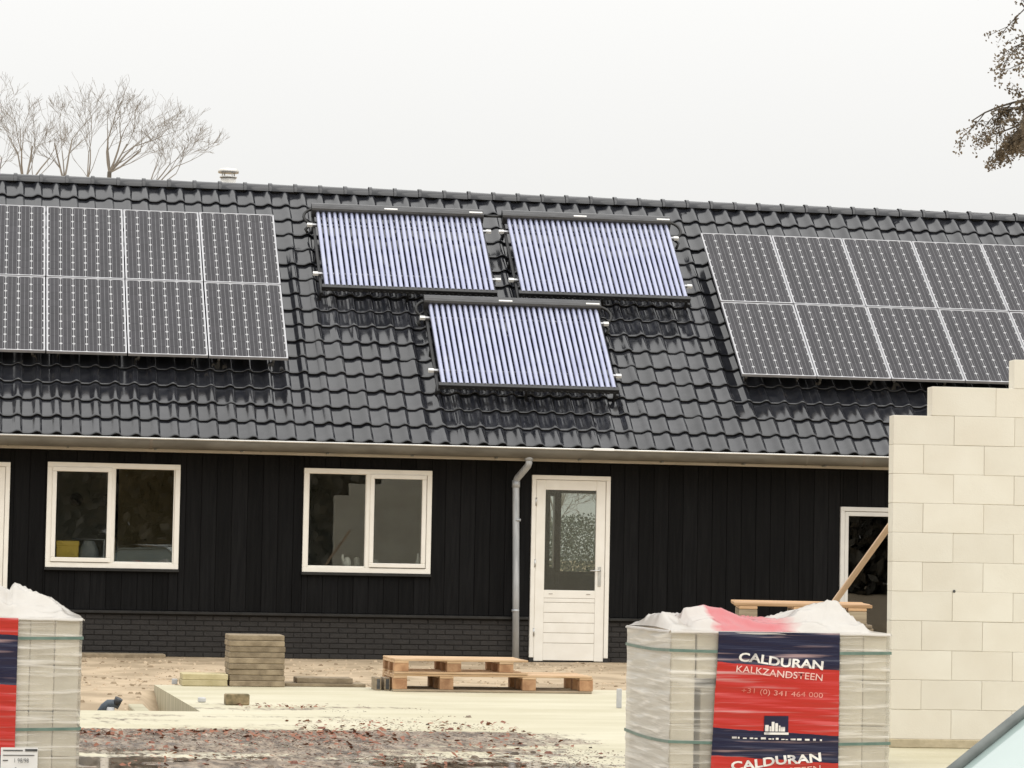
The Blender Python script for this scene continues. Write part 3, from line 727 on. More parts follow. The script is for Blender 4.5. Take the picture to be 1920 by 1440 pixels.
# small formwork wall and pipe end in the sand pit
MB().cbox(0,.14,0,4.1,-.45,0,.008).build('foundation_stub', M['formed'], loc=(-5.95,-13.35,-.10), rot=(0,0,R(0)), label='narrow concrete stub running into the sand pit beside the slab', cat='foundation')
pe = thing('drain_pipe_end', 'blue grey drain elbow with black cap lying in the sand pit', 'drain pipe', (-6.13,-10.3,-.17)); pe.scale = (.62,.62,.62)
MB().tube([(-.17,0,.02),(-.10,0,.13),(-.05,0,.175),(.06,0,.175),(.11,0,.15)], .062, 12).build('elbow', M['blue_pl'], pe)
MB().tube([(.06,-.02,.17),(.10,-.04,.255)], [.055,.062], 8).build('cap', M['dark_pl'], pe)
MB().tube([(-.02,-.02,0),(-.02,-.02,.13)], .06, 12).build('socket', M['grey_pl'], pe)
MB().cbox(-.0,2.9,0,.42,-.1,.045,.006).build('concrete_kerb', M['paver'], loc=(-7.95,-.5,0), label='grey concrete kerb strip at the foot of the brick plinth', cat='kerb')

# leaning lath behind the pack
ln = thing('timber_lath', 'raw timber lath leaning against the end of the block wall', 'timber lath', (-1.92,-16.05,.021))
d_ = Vector((-.86,-16.35,1.60)) - Vector((-1.92,-16.05,.021)); q_ = Vector((0,0,1)).rotation_difference(d_.normalized())
lo = MB().cbox(-.021,.021,-.011,.011,0,d_.length+.15,.003).build('lath', M['lath'], ln); lo.rotation_mode = 'QUATERNION'; lo.rotation_quaternion = q_
MB().cbox(-.02,.03,-.016,-.012,0,.0,.0).build('lath_nick', M['lath'], lo) if False else None

# pallet stack behind the pack: grey pallets
z_ = .021
for k in range(7):
    top = k == 6
    pallet('grey_pallet', 'topmost grey pallet with pale boards of the stack behind the wrapped pack' if top else 'weathered grey pallet, %s from the ground in the stack behind the wrapped pack' % ['first','second','third','fourth','fifth','sixth','seventh'][k],
           (-2.66+(.03 if k%2 else 0)-(.02 if top else 0),-18.95,z_), R(-13+random.uniform(-1,1)), .82 if not top else .86, 1.0, .144, [.02,.36,.70] if not top else [.03,.37,.71], (M['wood_pale'] if top else M['wood_grey'], M['wood_grey'], M['wood_grey']), 'grey pallets stacked behind the wrapped pack', bw=.115)
    z_ += .1465

# ------------------------------------------------------------ wrapped packs of sand-lime blocks
def film_mat(name, lo_, hi_):
    m = bpy.data.materials.new(name); m.use_nodes = True; t = m.node_tree; t.nodes.clear()
    out = N(t,'ShaderNodeOutputMaterial'); tr = N(t,'ShaderNodeBsdfTransparent'); tr.inputs[0].default_value = (.93,.93,.91,1)
    pr = N(t,'ShaderNodeBsdfPrincipled'); pr.inputs['Base Color'].default_value = (.86,.83,.76,1); pr.inputs['Roughness'].default_value = .25
    tcn = N(t,'ShaderNodeTexCoord'); mp = N(t,'ShaderNodeMapping'); mp.inputs['Scale'].default_value = (1.6,1.6,30); mp.inputs['Rotation'].default_value = (0,R(3.5),0)
    t.links.new(tcn.outputs['Object'], mp.inputs[0]); nz = N(t,'ShaderNodeTexNoise'); nz.inputs['Scale'].default_value = 1.6; nz.inputs['Detail'].default_value = 4
    t.links.new(mp.outputs[0], nz.inputs['Vector'])
    r1 = N(t,'ShaderNodeMapRange'); r1.inputs['From Min'].default_value = .50; r1.inputs['From Max'].default_value = .68; r1.inputs['To Min'].default_value = lo_; r1.inputs['To Max'].default_value = hi_
    t.links.new(nz.outputs['Fac'], r1.inputs['Value'])
    bp = N(t,'ShaderNodeBump'); bp.inputs['Strength'].default_value = .5; bp.inputs['Distance'].default_value = .01; t.links.new(nz.outputs['Fac'], bp.inputs['Height']); t.links.new(bp.outputs[0], pr.inputs['Normal'])
    mx_ = N(t,'ShaderNodeMixShader'); t.links.new(r1.outputs[0], mx_.inputs[0]); t.links.new(tr.outputs[0], mx_.inputs[1]); t.links.new(pr.outputs[0], mx_.inputs[2])
    t.links.new(mx_.outputs[0], out.inputs[0]); return m
M['film'] = film_mat('stretch_film', .20, .75); M['film_pale'] = film_mat('pale_stretch_film', .62, .95)  # second film is paler and more opaque, for the sides and back
def band_mat(name, edges, top=False):
    """printed band: navy and red stripes at slightly slanting heights"""
    m = mat(name, (1,1,1), (1,1,1), 3, rough=.22, bump=.0); t = m.node_tree; p = next(n for n in t.nodes if n.type == 'BSDF_PRINCIPLED')
    tcn = N(t,'ShaderNodeTexCoord'); s_ = N(t,'ShaderNodeSeparateXYZ'); t.links.new(tcn.outputs['Object'], s_.inputs[0])
    sl_ = N(t,'ShaderNodeMath', operation='MULTIPLY_ADD'); sl_.inputs[1].default_value = .055
    t.links.new(s_.outputs[0], sl_.inputs[0]); t.links.new(s_.outputs[2], sl_.inputs[2])
    nz = N(t,'ShaderNodeTexNoise'); nz.inputs['Scale'].default_value = 14; t.links.new(tcn.outputs['Object'], nz.inputs['Vector'])
    ad = N(t,'ShaderNodeMath', operation='MULTIPLY_ADD'); ad.inputs[1].default_value = .012; t.links.new(nz.outputs['Fac'], ad.inputs[0]); t.links.new(sl_.outputs[0], ad.inputs[2])
    mr = N(t,'ShaderNodeMapRange'); mr.inputs['From Min'].default_value = -1.0; mr.inputs['From Max'].default_value = .1; t.links.new(ad.outputs[0], mr.inputs['Value'])
    rp_ = N(t,'ShaderNodeValToRGB'); rp_.color_ramp.interpolation = 'CONSTANT'; el = rp_.color_ramp.elements
    NAVY, RED = (.012,.013,.042,1), (.50,.030,.022,1)
    while len(el) < len(edges): el.new(.5)
    for e, (z, c) in zip(el, edges): e.position = (z+1.0)/1.1; e.color = NAVY if c == 'n' else RED
    t.links.new(mr.outputs[0], rp_.inputs[0])
    # pale creases of the stretched film over the print
    mp = N(t,'ShaderNodeMapping'); mp.inputs['Scale'].default_value = (1.0,1,24); mp.inputs['Rotation'].default_value = (0,R(6),0)
    t.links.new(tcn.outputs['Object'], mp.inputs[0]); n2 = N(t,'ShaderNodeTexNoise'); n2.inputs['Scale'].default_value = 2.0; n2.inputs['Detail'].default_value = 3; t.links.new(mp.outputs[0], n2.inputs['Vector'])
    r2 = N(t,'ShaderNodeMapRange'); r2.inputs['From Min'].default_value = .56; r2.inputs['From Max'].default_value = .72; r2.inputs['To Max'].default_value = .62; t.links.new(n2.outputs['Fac'], r2.inputs['Value'])
    mc = N(t,'ShaderNodeMix', data_type='RGBA'); mc.inputs[7].default_value = (.62,.42,.40,1)
    t.links.new(r2.outputs[0], mc.inputs[0]); t.links.new(rp_.outputs[0], mc.inputs[6]); t.links.new(mc.outputs[2], p.inputs['Base Color'])
    bp = N(t,'ShaderNodeBump'); bp.inputs['Strength'].default_value = .35; bp.inputs['Distance'].default_value = .01; t.links.new(n2.outputs['Fac'], bp.inputs['Height']); t.links.new(bp.outputs[0], p.inputs['Normal'])
    return m
def sheet_mat(red):
    m = mat('crumpled_wrapping' , (.66,.625,.575), (.72,.69,.64), 4, rough=.16, bump=.06, bscale=9)
    if not red:
        translucent(m, .35); return m
    t = m.node_tree; p = next(n for n in t.nodes if n.type == 'BSDF_PRINCIPLED'); src = p.inputs['Base Color'].links[0].from_socket
    tcn = N(t,'ShaderNodeTexCoord'); s_ = N(t,'ShaderNodeSeparateXYZ'); t.links.new(tcn.outputs['Object'], s_.inputs[0])
    nz = N(t,'ShaderNodeTexNoise'); nz.inputs['Scale'].default_value = 9; t.links.new(tcn.outputs['Object'], nz.inputs['Vector'])
    ad = N(t,'ShaderNodeMath', operation='MULTIPLY_ADD'); ad.inputs[1].default_value = .12; t.links.new(nz.outputs['Fac'], ad.inputs[0]); t.links.new(s_.outputs[0], ad.inputs[2])
    r = N(t,'ShaderNodeValToRGB'); el = r.color_ramp.elements
    for _ in range(2): el.new(.5)
    for e, (q, v) in zip(el, [(.255,0),(.285,1),(.55,1),(.66,0)]): e.position = q; e.color = (v,v,v,1)
    t.links.new(ad.outputs[0], r.inputs[0]); mc = N(t,'ShaderNodeMix', data_type='RGBA'); mc.inputs[7].default_value = (.66,.17,.18,1)
    t.links.new(r.outputs[0], mc.inputs[0]); t.links.new(src, mc.inputs[6]); t.links.new(mc.outputs[2], p.inputs['Base Color']); translucent(m, .35)
    return m
def disp(x, z): return .004*mnoise.noise(Vector((x*3, 0, z*26 + x*1.8))) + .003*mnoise.noise(Vector((x*2, 5, z*60 + x*3)))
def lettering(parent, text, width, height, x, z, rot, m, y, name='lettering', bold=0, bend=0):
    cu = bpy.data.curves.new('t', 'FONT'); cu.body = text; cu.size = 1; cu.offset = bold; cu.resolution_u = 3
    to = bpy.data.objects.new('t', cu); C.objects.link(to); dg = bpy.context.evaluated_depsgraph_get()
    me = bpy.data.meshes.new_from_object(to.evaluated_get(dg)); bpy.data.objects.remove(to); 
    X = [v.co.x for v in me.vertices]; Y = [v.co.y for v in me.vertices]
    x0, x1, y0, y1 = min(X), max(X), min(Y), max(Y); c_, s_ = math.cos(rot), math.sin(rot)
    for v in me.vertices:
        a = (v.co.x-x0)/(x1-x0)*width; b_ = (v.co.y-y0)/(y1-y0)*height + bend*math.sin(a/width*9)*height*.12
        xx, zz = x + a*c_ - b_*s_, z + a*s_ + b_*c_
        v.co = (xx, y - disp(xx, zz), zz)
    me.name = name; me.materials.clear(); me.materials.append(m); return put(name, me, parent)
def pack(loc, label, PWid, edges, bx0, bx1, zoff, profile, red, gaps):
    o = thing('block_pack', label, 'block pack', loc)      # origin: front left top corner of the blocks
    D = .874; bwid = PWid/9
    b1 = MB().cbox(0, bwid-.0015, 0, .434, -.199, 0, .004).mesh('block', M['limestone_pack'])
    for lay in range(4):
        for c in range(9):
            for d in range(2):
                dx = dy = 0; dz = random.uniform(-.002,0)
                if gaps and d == 0 and lay >= 1 and c in (1,2,3): dx = .042 - .011*c; dy = .05; dz -= .042 if lay == 1 else .036
                if gaps and d == 0 and c == 0: dx = -.006
                put('block', b1, o, (c*bwid+.002+dx, d*.438+dy+random.uniform(0,.003), -lay*.2+dz-.001), (0, random.gauss(0,.002), random.gauss(0,.002)))
    # film round the four sides
    f = MB(); e = .012
    def side(p0, p1, n, mi=0):
        def fn(u, v):
            z = .004 - .80*v; L = (p1[0]-p0[0])*u, (p1[1]-p0[1])*u
            k = disp(p0[0]+L[0]+(p0[1]+L[1])*1.3, z)
            return (p0[0]+L[0]+n[0]*k, p0[1]+L[1]+n[1]*k, z)
        f.grid(26, 90, fn, mi)
    a, b, c, d = (-e,-e), (PWid+e,-e), (PWid+e,D+e), (-e,D+e)
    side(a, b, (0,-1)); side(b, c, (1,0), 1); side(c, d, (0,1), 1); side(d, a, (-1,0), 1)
    film = f.build('stretch_film', [M['film'], M['film_pale']], o)
    # crumpled sheet on top
    tp = MB()
    def top(u, v):
        x = -e + (PWid+2*e)*u; y = -e + (D+2*e)*v; uu = u
        hh = 0
        for (q0, h0), (q1, h1) in zip(profile, profile[1:]):
            if q0 <= uu <= q1: hh = h0 + (h1-h0)*(uu-q0)/(q1-q0); break
        tent = min(1, v/.32) if v < .5 else max(.15, 1-(v-.5)*1.6)
        q1 = 1-abs(mnoise.noise(Vector((x*4.2+y*2.6, y*3.4-x*1.5, 1)))); q2 = 1-abs(mnoise.noise(Vector((x*8-y*5, y*6+x*2, 4))))
        cr = .034*q1**5 + .008*q2**6 - .012
        edge = min(1, min(u, 1-u)*14, v*9, (1-v)*9)
        return (x, y, .008 + hh*.9*tent*min(1, min(v,1-v)*12+.0) + cr*edge*min(1, hh*14+.12))
    tp.grid(84, 40, top); tp.build('top_sheet', sheet_mat(red), o)
    hem = MB()
    for p0, p1, n in ((a,b,(0,-1)),(b,c,(1,0)),(d,a,(-1,0))):
        def fn(u, v):
            x, y = p0[0]+(p1[0]-p0[0])*u, p0[1]+(p1[1]-p0[1])*u
            return (x+n[0]*(.008*(v>0)+.001), y+n[1]*(.008*(v>0)+.001), 0.008-.011*v-(.004*mnoise.noise(Vector((x*9,y*9,2))) if v > .6 else 0))
        hem.grid(40, 2, fn)
    hem.build('sheet_hem', sheet_mat(False), o)
    # printed band on the front and its lettering
    bm_ = MB(); yb = -e-.010
    bm_.grid(40, 110, lambda u, v: (bx0+(bx1-bx0)*u - .035*(v-.0)*(1-u)*min(1,v*3), yb-disp(bx0+(bx1-bx0)*u, -.8*v), .006-.80*v))
    band = bm_.build('printed_band', band_mat('printed_band', edges), o)
    yl = yb-.0025; tx = bx1-.075
    def block_text(zt, tilt, bend, w_):
        lettering(band, 'CALDURAN', w_, .040, tx-w_, zt, tilt, M['letter_w'], yl, bold=.03, bend=bend)
        lettering(band, 'KALKZANDSTEEN', w_+.008, .030, tx-w_-.010, zt-.047, tilt, M['letter_p'], yl, bold=.004, bend=bend)
    block_text(zoff-.124, R(-5.2), .6, .385)
    lettering(band, '+31 (0) 341 464 000', .37, .029, tx-.37, zoff-.268, R(-3.0), M['letter_f'], yl, bend=.5)
    lz = zoff-.442
    lg = MB(); lg.grid(4, 4, lambda u, v: (tx-.265+.11*u, yl-.0-disp(tx-.265+.11*u, lz+.082*v), lz+.082*v)); lgo = lg.build('emblem', M['navy'], band)
    def chip(x0, x1, z0, z1):
        MBq.box(x0, x1, yl-.006-disp((x0+x1)/2, z0), yl-.001-disp((x0+x1)/2, z0), z0, z1)
    MBq = MB(); ex = tx-.265
    for (p, q, r0, r1) in ((0,.11,0,.010),(.004,.020,.014,.042),(.024,.032,.014,.036),(.034,.046,.014,.056),(.050,.062,.014,.050),(.066,.074,.014,.040),(.076,.094,.014,.034)): chip(ex+p, ex+q, lz+r0, lz+r1)
    MBq.build('emblem_skyline', M['letter_w'], lgo if False else band)
    sm2 = MB(); xq = tx-.41; rq = random.Random(2)
    while xq < tx:
        wq = rq.uniform(.006,.022); hq = rq.uniform(.003,.009); zq = zoff-.460-.02*(xq-tx+.41); sm2.box(xq, xq+wq, yl-.004-disp(xq,zq), yl-.001-disp(xq,zq), zq, zq+hq); xq += wq+rq.uniform(.004,.02)
    sm2.build('worn_small_print', M['letter_w'], band)
    block_text(zoff-.600, R(6.2), -.6, .41)
    # strapping
    for z0_, sag in ((-.072, .006), (-.470, .008)):
        s_ = MB(); q = e+.006; loop = [(-q,-q),(PWid+q,-q),(PWid+q,D+q),(-q,D+q)]
        for i in range(4):
            p0, p1 = loop[i], loop[(i+1)%4]
            s_.grid(14, 1, lambda u, v: (p0[0]+(p1[0]-p0[0])*u, p0[1]+(p1[1]-p0[1])*u, z0_ - sag*math.sin(math.pi*u) - .013*v))
        st_ = s_.build('strap', M['strap'], o)
    return o
M['navy'] = mat('navy_print', (.012,.013,.042), (.016,.017,.05), 8, rough=.3)
PR = [(0,.01),(.03,.08),(.12,.035),(.125,.075),(.19,.092),(.30,.085),(.37,.055),(.44,.05),(.56,.045),(.64,.07),(.80,.135),(.84,.13),(.89,.07),(.935,.03),(.95,.012),(1,.004)]
pack((-4.344,-24.42,.985), 'block pack with pink and white crumpled top, red and navy band in full view', .974,
     [(-1.0,'r'),(-.52,'n'),(-.40,'r'),(-.112,'n')], .200, .752, 0, PR, True, True)
PLf = [(0,.06),(.30,.10),(.50,.15),(.56,.125),(.63,.15),(.675,.10),(.70,.145),(.80,.10),(.90,.05),(.96,.02),(1,.006)]
lpk = pack((-7.87,-23.87,.985), 'block pack with white peaked cover sheet, paper label and band cut by frame', .968,
     [(-1.0,'n'),(-.556,'r'),(-.246,'n'),(-.025,'r')], .14, .700, -.16, PLf, False, False)
# paper label on that pack
pp = MB().box(.640,.800,-.0285,-.0275,-.79,-.560).build('paper_label', M['paper'], lpk)
def flat_text(txt, w_, h_, x, z):
    return lettering(pp, txt, w_, h_, x, z, 0, M['letter_d'], -.036)
flat_text('1 98/98', .062, .018, .700, -.625); flat_text('6', .012, .018, .700, -.662)
lb_ = MB()
for (x0, x1, z0, z1) in ((.650,.735,-.575,-.570),(.745,.798,-.576,-.566),(.650,.785,-.595,-.592),(.650,.672,-.618,-.614),(.650,.665,-.655,-.651)): lb_.box(x0, x1, -.0315, -.0288, z0, z1)
lb_.build('label_print', M['letter_d'], pp)
for lx, ly, nm in ((-4.344,-24.42,'timber pallet under the block pack with the pink top'), (-7.87,-23.87,'timber pallet under the block pack with the paper label')):
    pallet('timber_pallet', nm, (lx-.01, ly-.01, .022), 0, .99, .90, .157, [.0,.43,.87], WP)

# ------------------------------------------------------------ car corner at the frame edge
hd = R(215); car = thing('parked_car', 'pale car showing only its greenish windscreen edge in front of block wall', 'car', (-3.84,-30.55,-.06), (0,0,hd))
# local x = forward, y = left, z = up ; origin under the middle of the car
prof_c = [(-2.05,.35),(-2.1,.75),(-1.98,.98),(-1.75,1.05),(1.16,.80),(1.9,.68),(2.08,.55),(2.05,.30)]
cbm = MB(); hw = .84; ncp = len(prof_c)
for k, s_ in enumerate((-1, -.93, .93, 1)):
    for (x, z) in prof_c: cbm.v.append((x*(1 if abs(s_) < 1 else .985), s_*hw, z if abs(s_) < 1 else max(.32, z-.05)))
for k in range(3):
    for i in range(ncp): cbm.face((k*ncp+i, k*ncp+(i+1)%ncp, (k+1)*ncp+(i+1)%ncp, (k+1)*ncp+i), 0, False)
cbm.face(range(ncp)); cbm.face(range(4*ncp-1, 3*ncp-1, -1)); cbm.build('body', M['paint_car'], car)
A, B, Cc, Dd = (1.13,.816), (.05,1.42), (-1.15,1.44), (-1.85,1.03)   # windscreen base, windscreen top, roof end, rear glass base
def quad(name, pts, m, parent, th=.006):
    v = [Vector(p) for p in pts]; n = (v[1]-v[0]).cross(v[2]-v[0]).normalized()*th
    q = MB(); q.v = [tuple(p) for p in v] + [tuple(p-n) for p in v]
    q.face((0,1,2,3)); q.face((7,6,5,4))
    for i in range(4): q.face((i, 4+i, 4+(i+1)%4, (i+1)%4))
    return q.build(name, m, parent)
wb_, wt = .722, .56
quad('windscreen', [(A[0],wb_,A[1]),(A[0],-wb_,A[1]),(B[0],-wt,B[1]),(B[0],wt,B[1])][::-1], M['carglass'], car)
for s_ in (1,-1):
    MB().tube([(A[0]+.03,s_*(wb_+.012),A[1]-.01),(B[0],s_*(wt+.012),B[1]+.008)], .014, 8).build('windscreen_trim', M['dark_trim'], car)
    MB().tube([(A[0],s_*(wb_+.01),A[1]-.03),(B[0],s_*(wt+.0),B[1]-.04),(Cc[0],s_*(wt+.0),Cc[1]-.02),(Dd[0],s_*(wb_+.0),Dd[1])], .024, 8).build('roof_pillar', M['paint_car'], car)
    quad('side_window', [(A[0]-.14,s_*(wb_+.02),A[1]+.0),(B[0]-.04,s_*(wt+.01),B[1]-.06),(Cc[0],s_*(wt+.01),Cc[1]-.05),(Dd[0]+.1,s_*(wb_+.02),Dd[1]+.03)], M['carglass'], car)
quad('rear_window', [(Dd[0],wb_,Dd[1]),(Dd[0],-wb_,Dd[1]),(Cc[0],-wt,Cc[1]),(Cc[0],wt,Cc[1])], M['carglass'], car)
rf = MB(); rf.grid(8, 8, lambda u, v: (B[0]+(Cc[0]-B[0])*u, (wt+.05)*(2*v-1), B[1]+.02+.03*math.sin(math.pi*v)+.03*math.sin(math.pi*u))); rf.build('car_roof', M['paint_car'], car)
MB().tube([(A[0]+.02,-wb_,A[1]),(A[0]+.05,0,A[1]+.0),(A[0]+.02,wb_,A[1])], .016, 8).build('wiper_cowl', M['black'], car)
MB().cbox(-1.8,.9,-.7,.7,.45,.80,.03).build('cabin_interior', M['black'], car)
for x in (-1.3, 1.3):
    for s_ in (1,-1):
        wh = MB().tube([(x,s_*.68,.31),(x,s_*.86,.31)], .31, 24).build('wheel', M['tyre'], car); MB().tube([(x,s_*.855,.31),(x,s_*.868,.31)], .20, 20).build('rim', M['alu'], wh)
for s_ in (1,-1): MB().cbox(1.96,2.09,s_*.62-.14,s_*.62+.14,.56,.68,.02).build('headlight', M['white_cer'], car)

# ------------------------------------------------------------ things behind the window panes
yb_ = thing('storage_crate', 'yellow box standing behind the pane of the window nearest the left door', 'box', (-6.24,.19,1.1465))
MB().cbox(-.135,.135,-.07,.07,0,.24,.008).build('crate_body', M['yellow'], yb_); MB().cbox(-.14,.14,-.075,.075,.185,.25,.006).box(-.06,.01,-.0765,-.075,.215,.23).build('crate_lid', M['yellow'], yb_)
bx = MB().grid(10, 12, lambda u, v: (.14*math.cos(2*math.pi*v)*(1-.55*u**2), .10*math.sin(2*math.pi*v)*(1-.3*u), .25*u)); bx.build('cloth_bag', M['bluegrey'], loc=(-5.98,.22,1.1465), label='slumped blue grey bag beside the yellow box on the window sill', cat='bag')
MB().tube([(0,0,1.0),(0,0,1.75)], .012, 6).build('floor_stick', M['plaster'], loc=(-5.94,.8,0), label='thin pale stick standing behind the pane above the bag', cat='stick') if False else None
tb_ = thing('work_table', 'pale tube framed table behind the pane of the window with the yellow box', 'table', (-5.2,1.3,0))
MB().tube([(-.55,0,.0),(-.55,0,1.42),(-.95,0,1.42)], .016, 8).build('frame_tube', M['alu'], tb_)
MB().tube([(-.42,0,.0),(-.42,0,1.45)], .016, 8).build('frame_tube', M['osb'], tb_); MB().cbox(-.75,.6,-.05,.35,1.13,1.155,.004).build('table_top', M['white_cer'], tb_)
for k, lb2 in ((0,'round dark vent on the inner wall, above the yellow box'),(.43,'round dark vent on the inner wall, beside the window mullion')): MB().tube([(0,0,0),(0,-.03,0)], .085, 24).build('wall_vent', M['dark_pl'], loc=(-6.06+k,2.995,1.95), label=lb2, cat='vent', group='round vents on the inner wall')
def lathe(mb, pr2, seg=14): mb.tube([(0,0,z) for r, z in pr2], [r for r, z in pr2], seg); return mb
lathe(MB(), [(.045,0),(.052,.03),(.05,.07),(.03,.105),(.012,.12)]).tube([(-.035,0,.03),(-.06,0,.11),(-.055,0,.15)], [.02,.016,.012], 8).build('white_jug', M['white_cer'], loc=(-2.79,.17,1.1445), label='small white jug with long spout on the window sill', cat='jug')
lathe(MB(), [(.03,0),(.034,.04),(.034,.10),(.02,.12)]).build('glass_jar', M['plaster'], loc=(-2.67,.18,1.1445), label='small grey jar on the sill next to the white jug', cat='jar')
lathe(MB(), [(.03,0),(.036,.05),(.02,.10),(.012,.18)]).build('white_bottle', M['white_cer'], loc=(-1.90,.17,1.1445), label='slim white bottle at the edge of the sash pane', cat='bottle')
MB().cbox(-.06,.06,-.04,.04,0,.09,.006).build('folded_cloth', M['plaster'], loc=(-2.46,.2,1.1445), label='pale folded cloth behind the lower corner of the sash pane', cat='cloth')

# ------------------------------------------------------------ trees
def grow(mb, p, d, L, r, depth, rnd, up=.25, spread=.5, rmin=.0035, kids=(2,3)):
    n = 3; pts = [p.copy()]; dd = d.copy()
    for i in range(n):
        dd = (dd + Vector((rnd.gauss(0,.10), rnd.gauss(0,.10), rnd.gauss(0,.06)+up*.16))).normalized(); pts.append(pts[-1] + dd*L/n)
    r1 = max(rmin, r*.62); mb.tube(pts, [r + (r1-r)*i/n for i in range(n+1)], 5 if r > .015 else 3, cap=False)
    if depth == 0: return
    for k in range(rnd.randint(*kids)):
        i = rnd.choice((1,2,3,3)); b = pts[i]
        e = (dd + Vector((rnd.gauss(0,spread), rnd.gauss(0,spread), rnd.gauss(.05,spread*.6)))).normalized()
        grow(mb, b, e, L*rnd.uniform(.55,.85), max(rmin, r1*rnd.uniform(.55,.85)), depth-1, rnd, up, spread, rmin, kids)
def bare_tree(loc, stems, label, seed, trunk_h=8.2, tr=.07, rmin=.0026):
    rnd = random.Random(seed); o = thing('bare_tree', label, 'tree', loc, group='bare trees behind the ridge')
    MB().tube([(0,0,-.1),(.05,0,2.5),(-.04,.02,5.5),(0,0,trunk_h)], [tr*1.8,tr*1.5,tr*1.25,tr], 10).build('trunk', M['bark'], o)
    mb = MB()
    for (dx, dz, L, r, dep) in stems: grow(mb, Vector((0,0,trunk_h-.02)), Vector((dx, rnd.gauss(0,.2), dz)).normalized(), L*.97, r*.85, dep, rnd, spread=.42, rmin=rmin, kids=(2,3))
    mb.build('crown', M['twig'], o)
bare_tree((-6.55,24.9,0), [(-.40,1,.80,.026,5),(-.12,1,.85,.028,5),(.14,1,.95,.030,5),(.42,1,.85,.026,5)], 'bare tree with several upright stems behind the ridge, furthest from the flue', 3, 8.6, .045)
bare_tree((-7.15,25.6,0), [(-.2,1,.75,.02,5),(.25,1,.8,.022,5)], 'pale bare tree half cut by the frame beside the many stemmed one', 31, 8.6, .035)
bare_tree((-5.77,24.9,0), [(-.15,1,.85,.026,5),(.14,1,.92,.026,5),(.0,1,.7,.02,5)], 'slim upright bare tree between the many stemmed tree and the widest one', 5, 8.8, .034)
bare_tree((-5.25,26.0,0), [(-.3,1,.8,.02,5),(.22,1,.85,.022,5)], 'thin pale bare tree close behind the widest bare tree', 8, 8.8, .028)
bare_tree((-4.86,24.7,0), [(-.25,1,.66,.030,5),(.05,1,.70,.030,5),(.45,1,.74,.030,5),(.95,.9,.85,.030,5),(1.3,.7,.8,.026,5),(.75,1,.72,.026,5)], 'widest bare tree with thick dark fork spreading towards the flue', 12, 9.0, .045)
bare_tree((-4.05,25.2,0), [(.7,.8,.75,.020,5),(.25,.9,.65,.018,5),(1.2,.6,.75,.018,5),(1.0,.9,.8,.020,5)], 'low leaning bare tree nearest the flue', 17, 8.7, .03)

def leaf_tree(loc, label, limbs, seed):
    rnd = random.Random(seed); o = thing('leafy_tree', label, 'tree', loc)
    MB().tube([(0,0,-.1),(.1,0,3),(-.05,.1,7),(.1,0,12)], [.34,.28,.22,.10], 12).build('trunk', M['bark'], o)
    br = MB(); lf = MB()
    def leaf(p, s):
        a = Vector((rnd.gauss(0,1), rnd.gauss(0,1), rnd.gauss(-.5,.8))).normalized(); b = a.orthogonal().normalized(); b.rotate(Matrix.Rotation(rnd.uniform(0,6.28), 3, a))
        c = a.cross(b)*.28; i = len(lf.v); f_ = a*s*.12
        lf.v += [tuple(p), tuple(p+b*s*.35+c*s+f_), tuple(p+b*s*.75+c*s*.9), tuple(p+b*s), tuple(p+b*s*.7-c*s*.9), tuple(p+b*s*.35-c*s+f_)]
        lf.face((i,i+1,i+2,i+3,i+4,i+5))
    def spray(p, d, L, r, depth):
        n = 4; pts = [p.copy()]; dd = d.copy()
        for i in range(n):
            dd = (dd + Vector((rnd.gauss(0,.14), rnd.gauss(0,.14), rnd.gauss(-.07,.10)))).normalized(); pts.append(pts[-1]+dd*L/n)
        br.tube(pts, [r*(1-.5*i/n) for i in range(n+1)], 4 if r < .02 else 6, cap=False)
        if depth <= 1:
            for q in pts[1:]:
                for _ in range(rnd.randint(1,3) if depth == 1 else rnd.randint(4,6)): leaf(q + Vector((rnd.gauss(0,.035),rnd.gauss(0,.035),rnd.gauss(-.02,.035))), rnd.uniform(.04,.072))
        if depth == 0: return
        for k in range(rnd.randint(4,5)):
            i = rnd.choice((1,2,3,4)); e = (dd + Vector((rnd.gauss(0,.6), rnd.gauss(0,.6), rnd.gauss(-.12,.42)))).normalized()
            spray(pts[i], e, L*rnd.uniform(.42,.66), r*.5, depth-1)
    for (p, d, L, r, dep) in limbs: spray(Vector(p), Vector(d).normalized(), L, r, dep)
    br.build('limbs', M['bark'], o); lf.build('crown', M['leaf'], o)
leaf_tree((12.2,12.4,0), 'tree with haze-paled brown leaves reaching its branches over the far roof end',
   [((-.1,0,9.45),(-1,-.12,.05),1.95,.05,3),((-.1,0,9.6),(-1,.12,.0),1.75,.045,3),((-.1,0,9.5),(-1,.3,.0),1.6,.045,3),((-.1,0,10.8),(-1,-.05,.10),1.65,.05,3),((-.1,0,10.9),(-1,.2,.02),1.5,.05,3),((0,0,11.8),(-1,.1,.15),1.6,.05,3),((0,0,12.0),(-1,-.1,.05),1.6,.05,3),
    ((0,0,9),(.8,.3,.6),1.8,.07,3),((0,0,10),(.5,-.8,.7),1.6,.07,3),((0,0,10.2),(.2,.9,.6),1.8,.06,3),((0,0,11.5),(.2,.0,1),1.6,.06,3),((0,0,11),(.6,-.4,.8),1.6,.06,3)], 21)

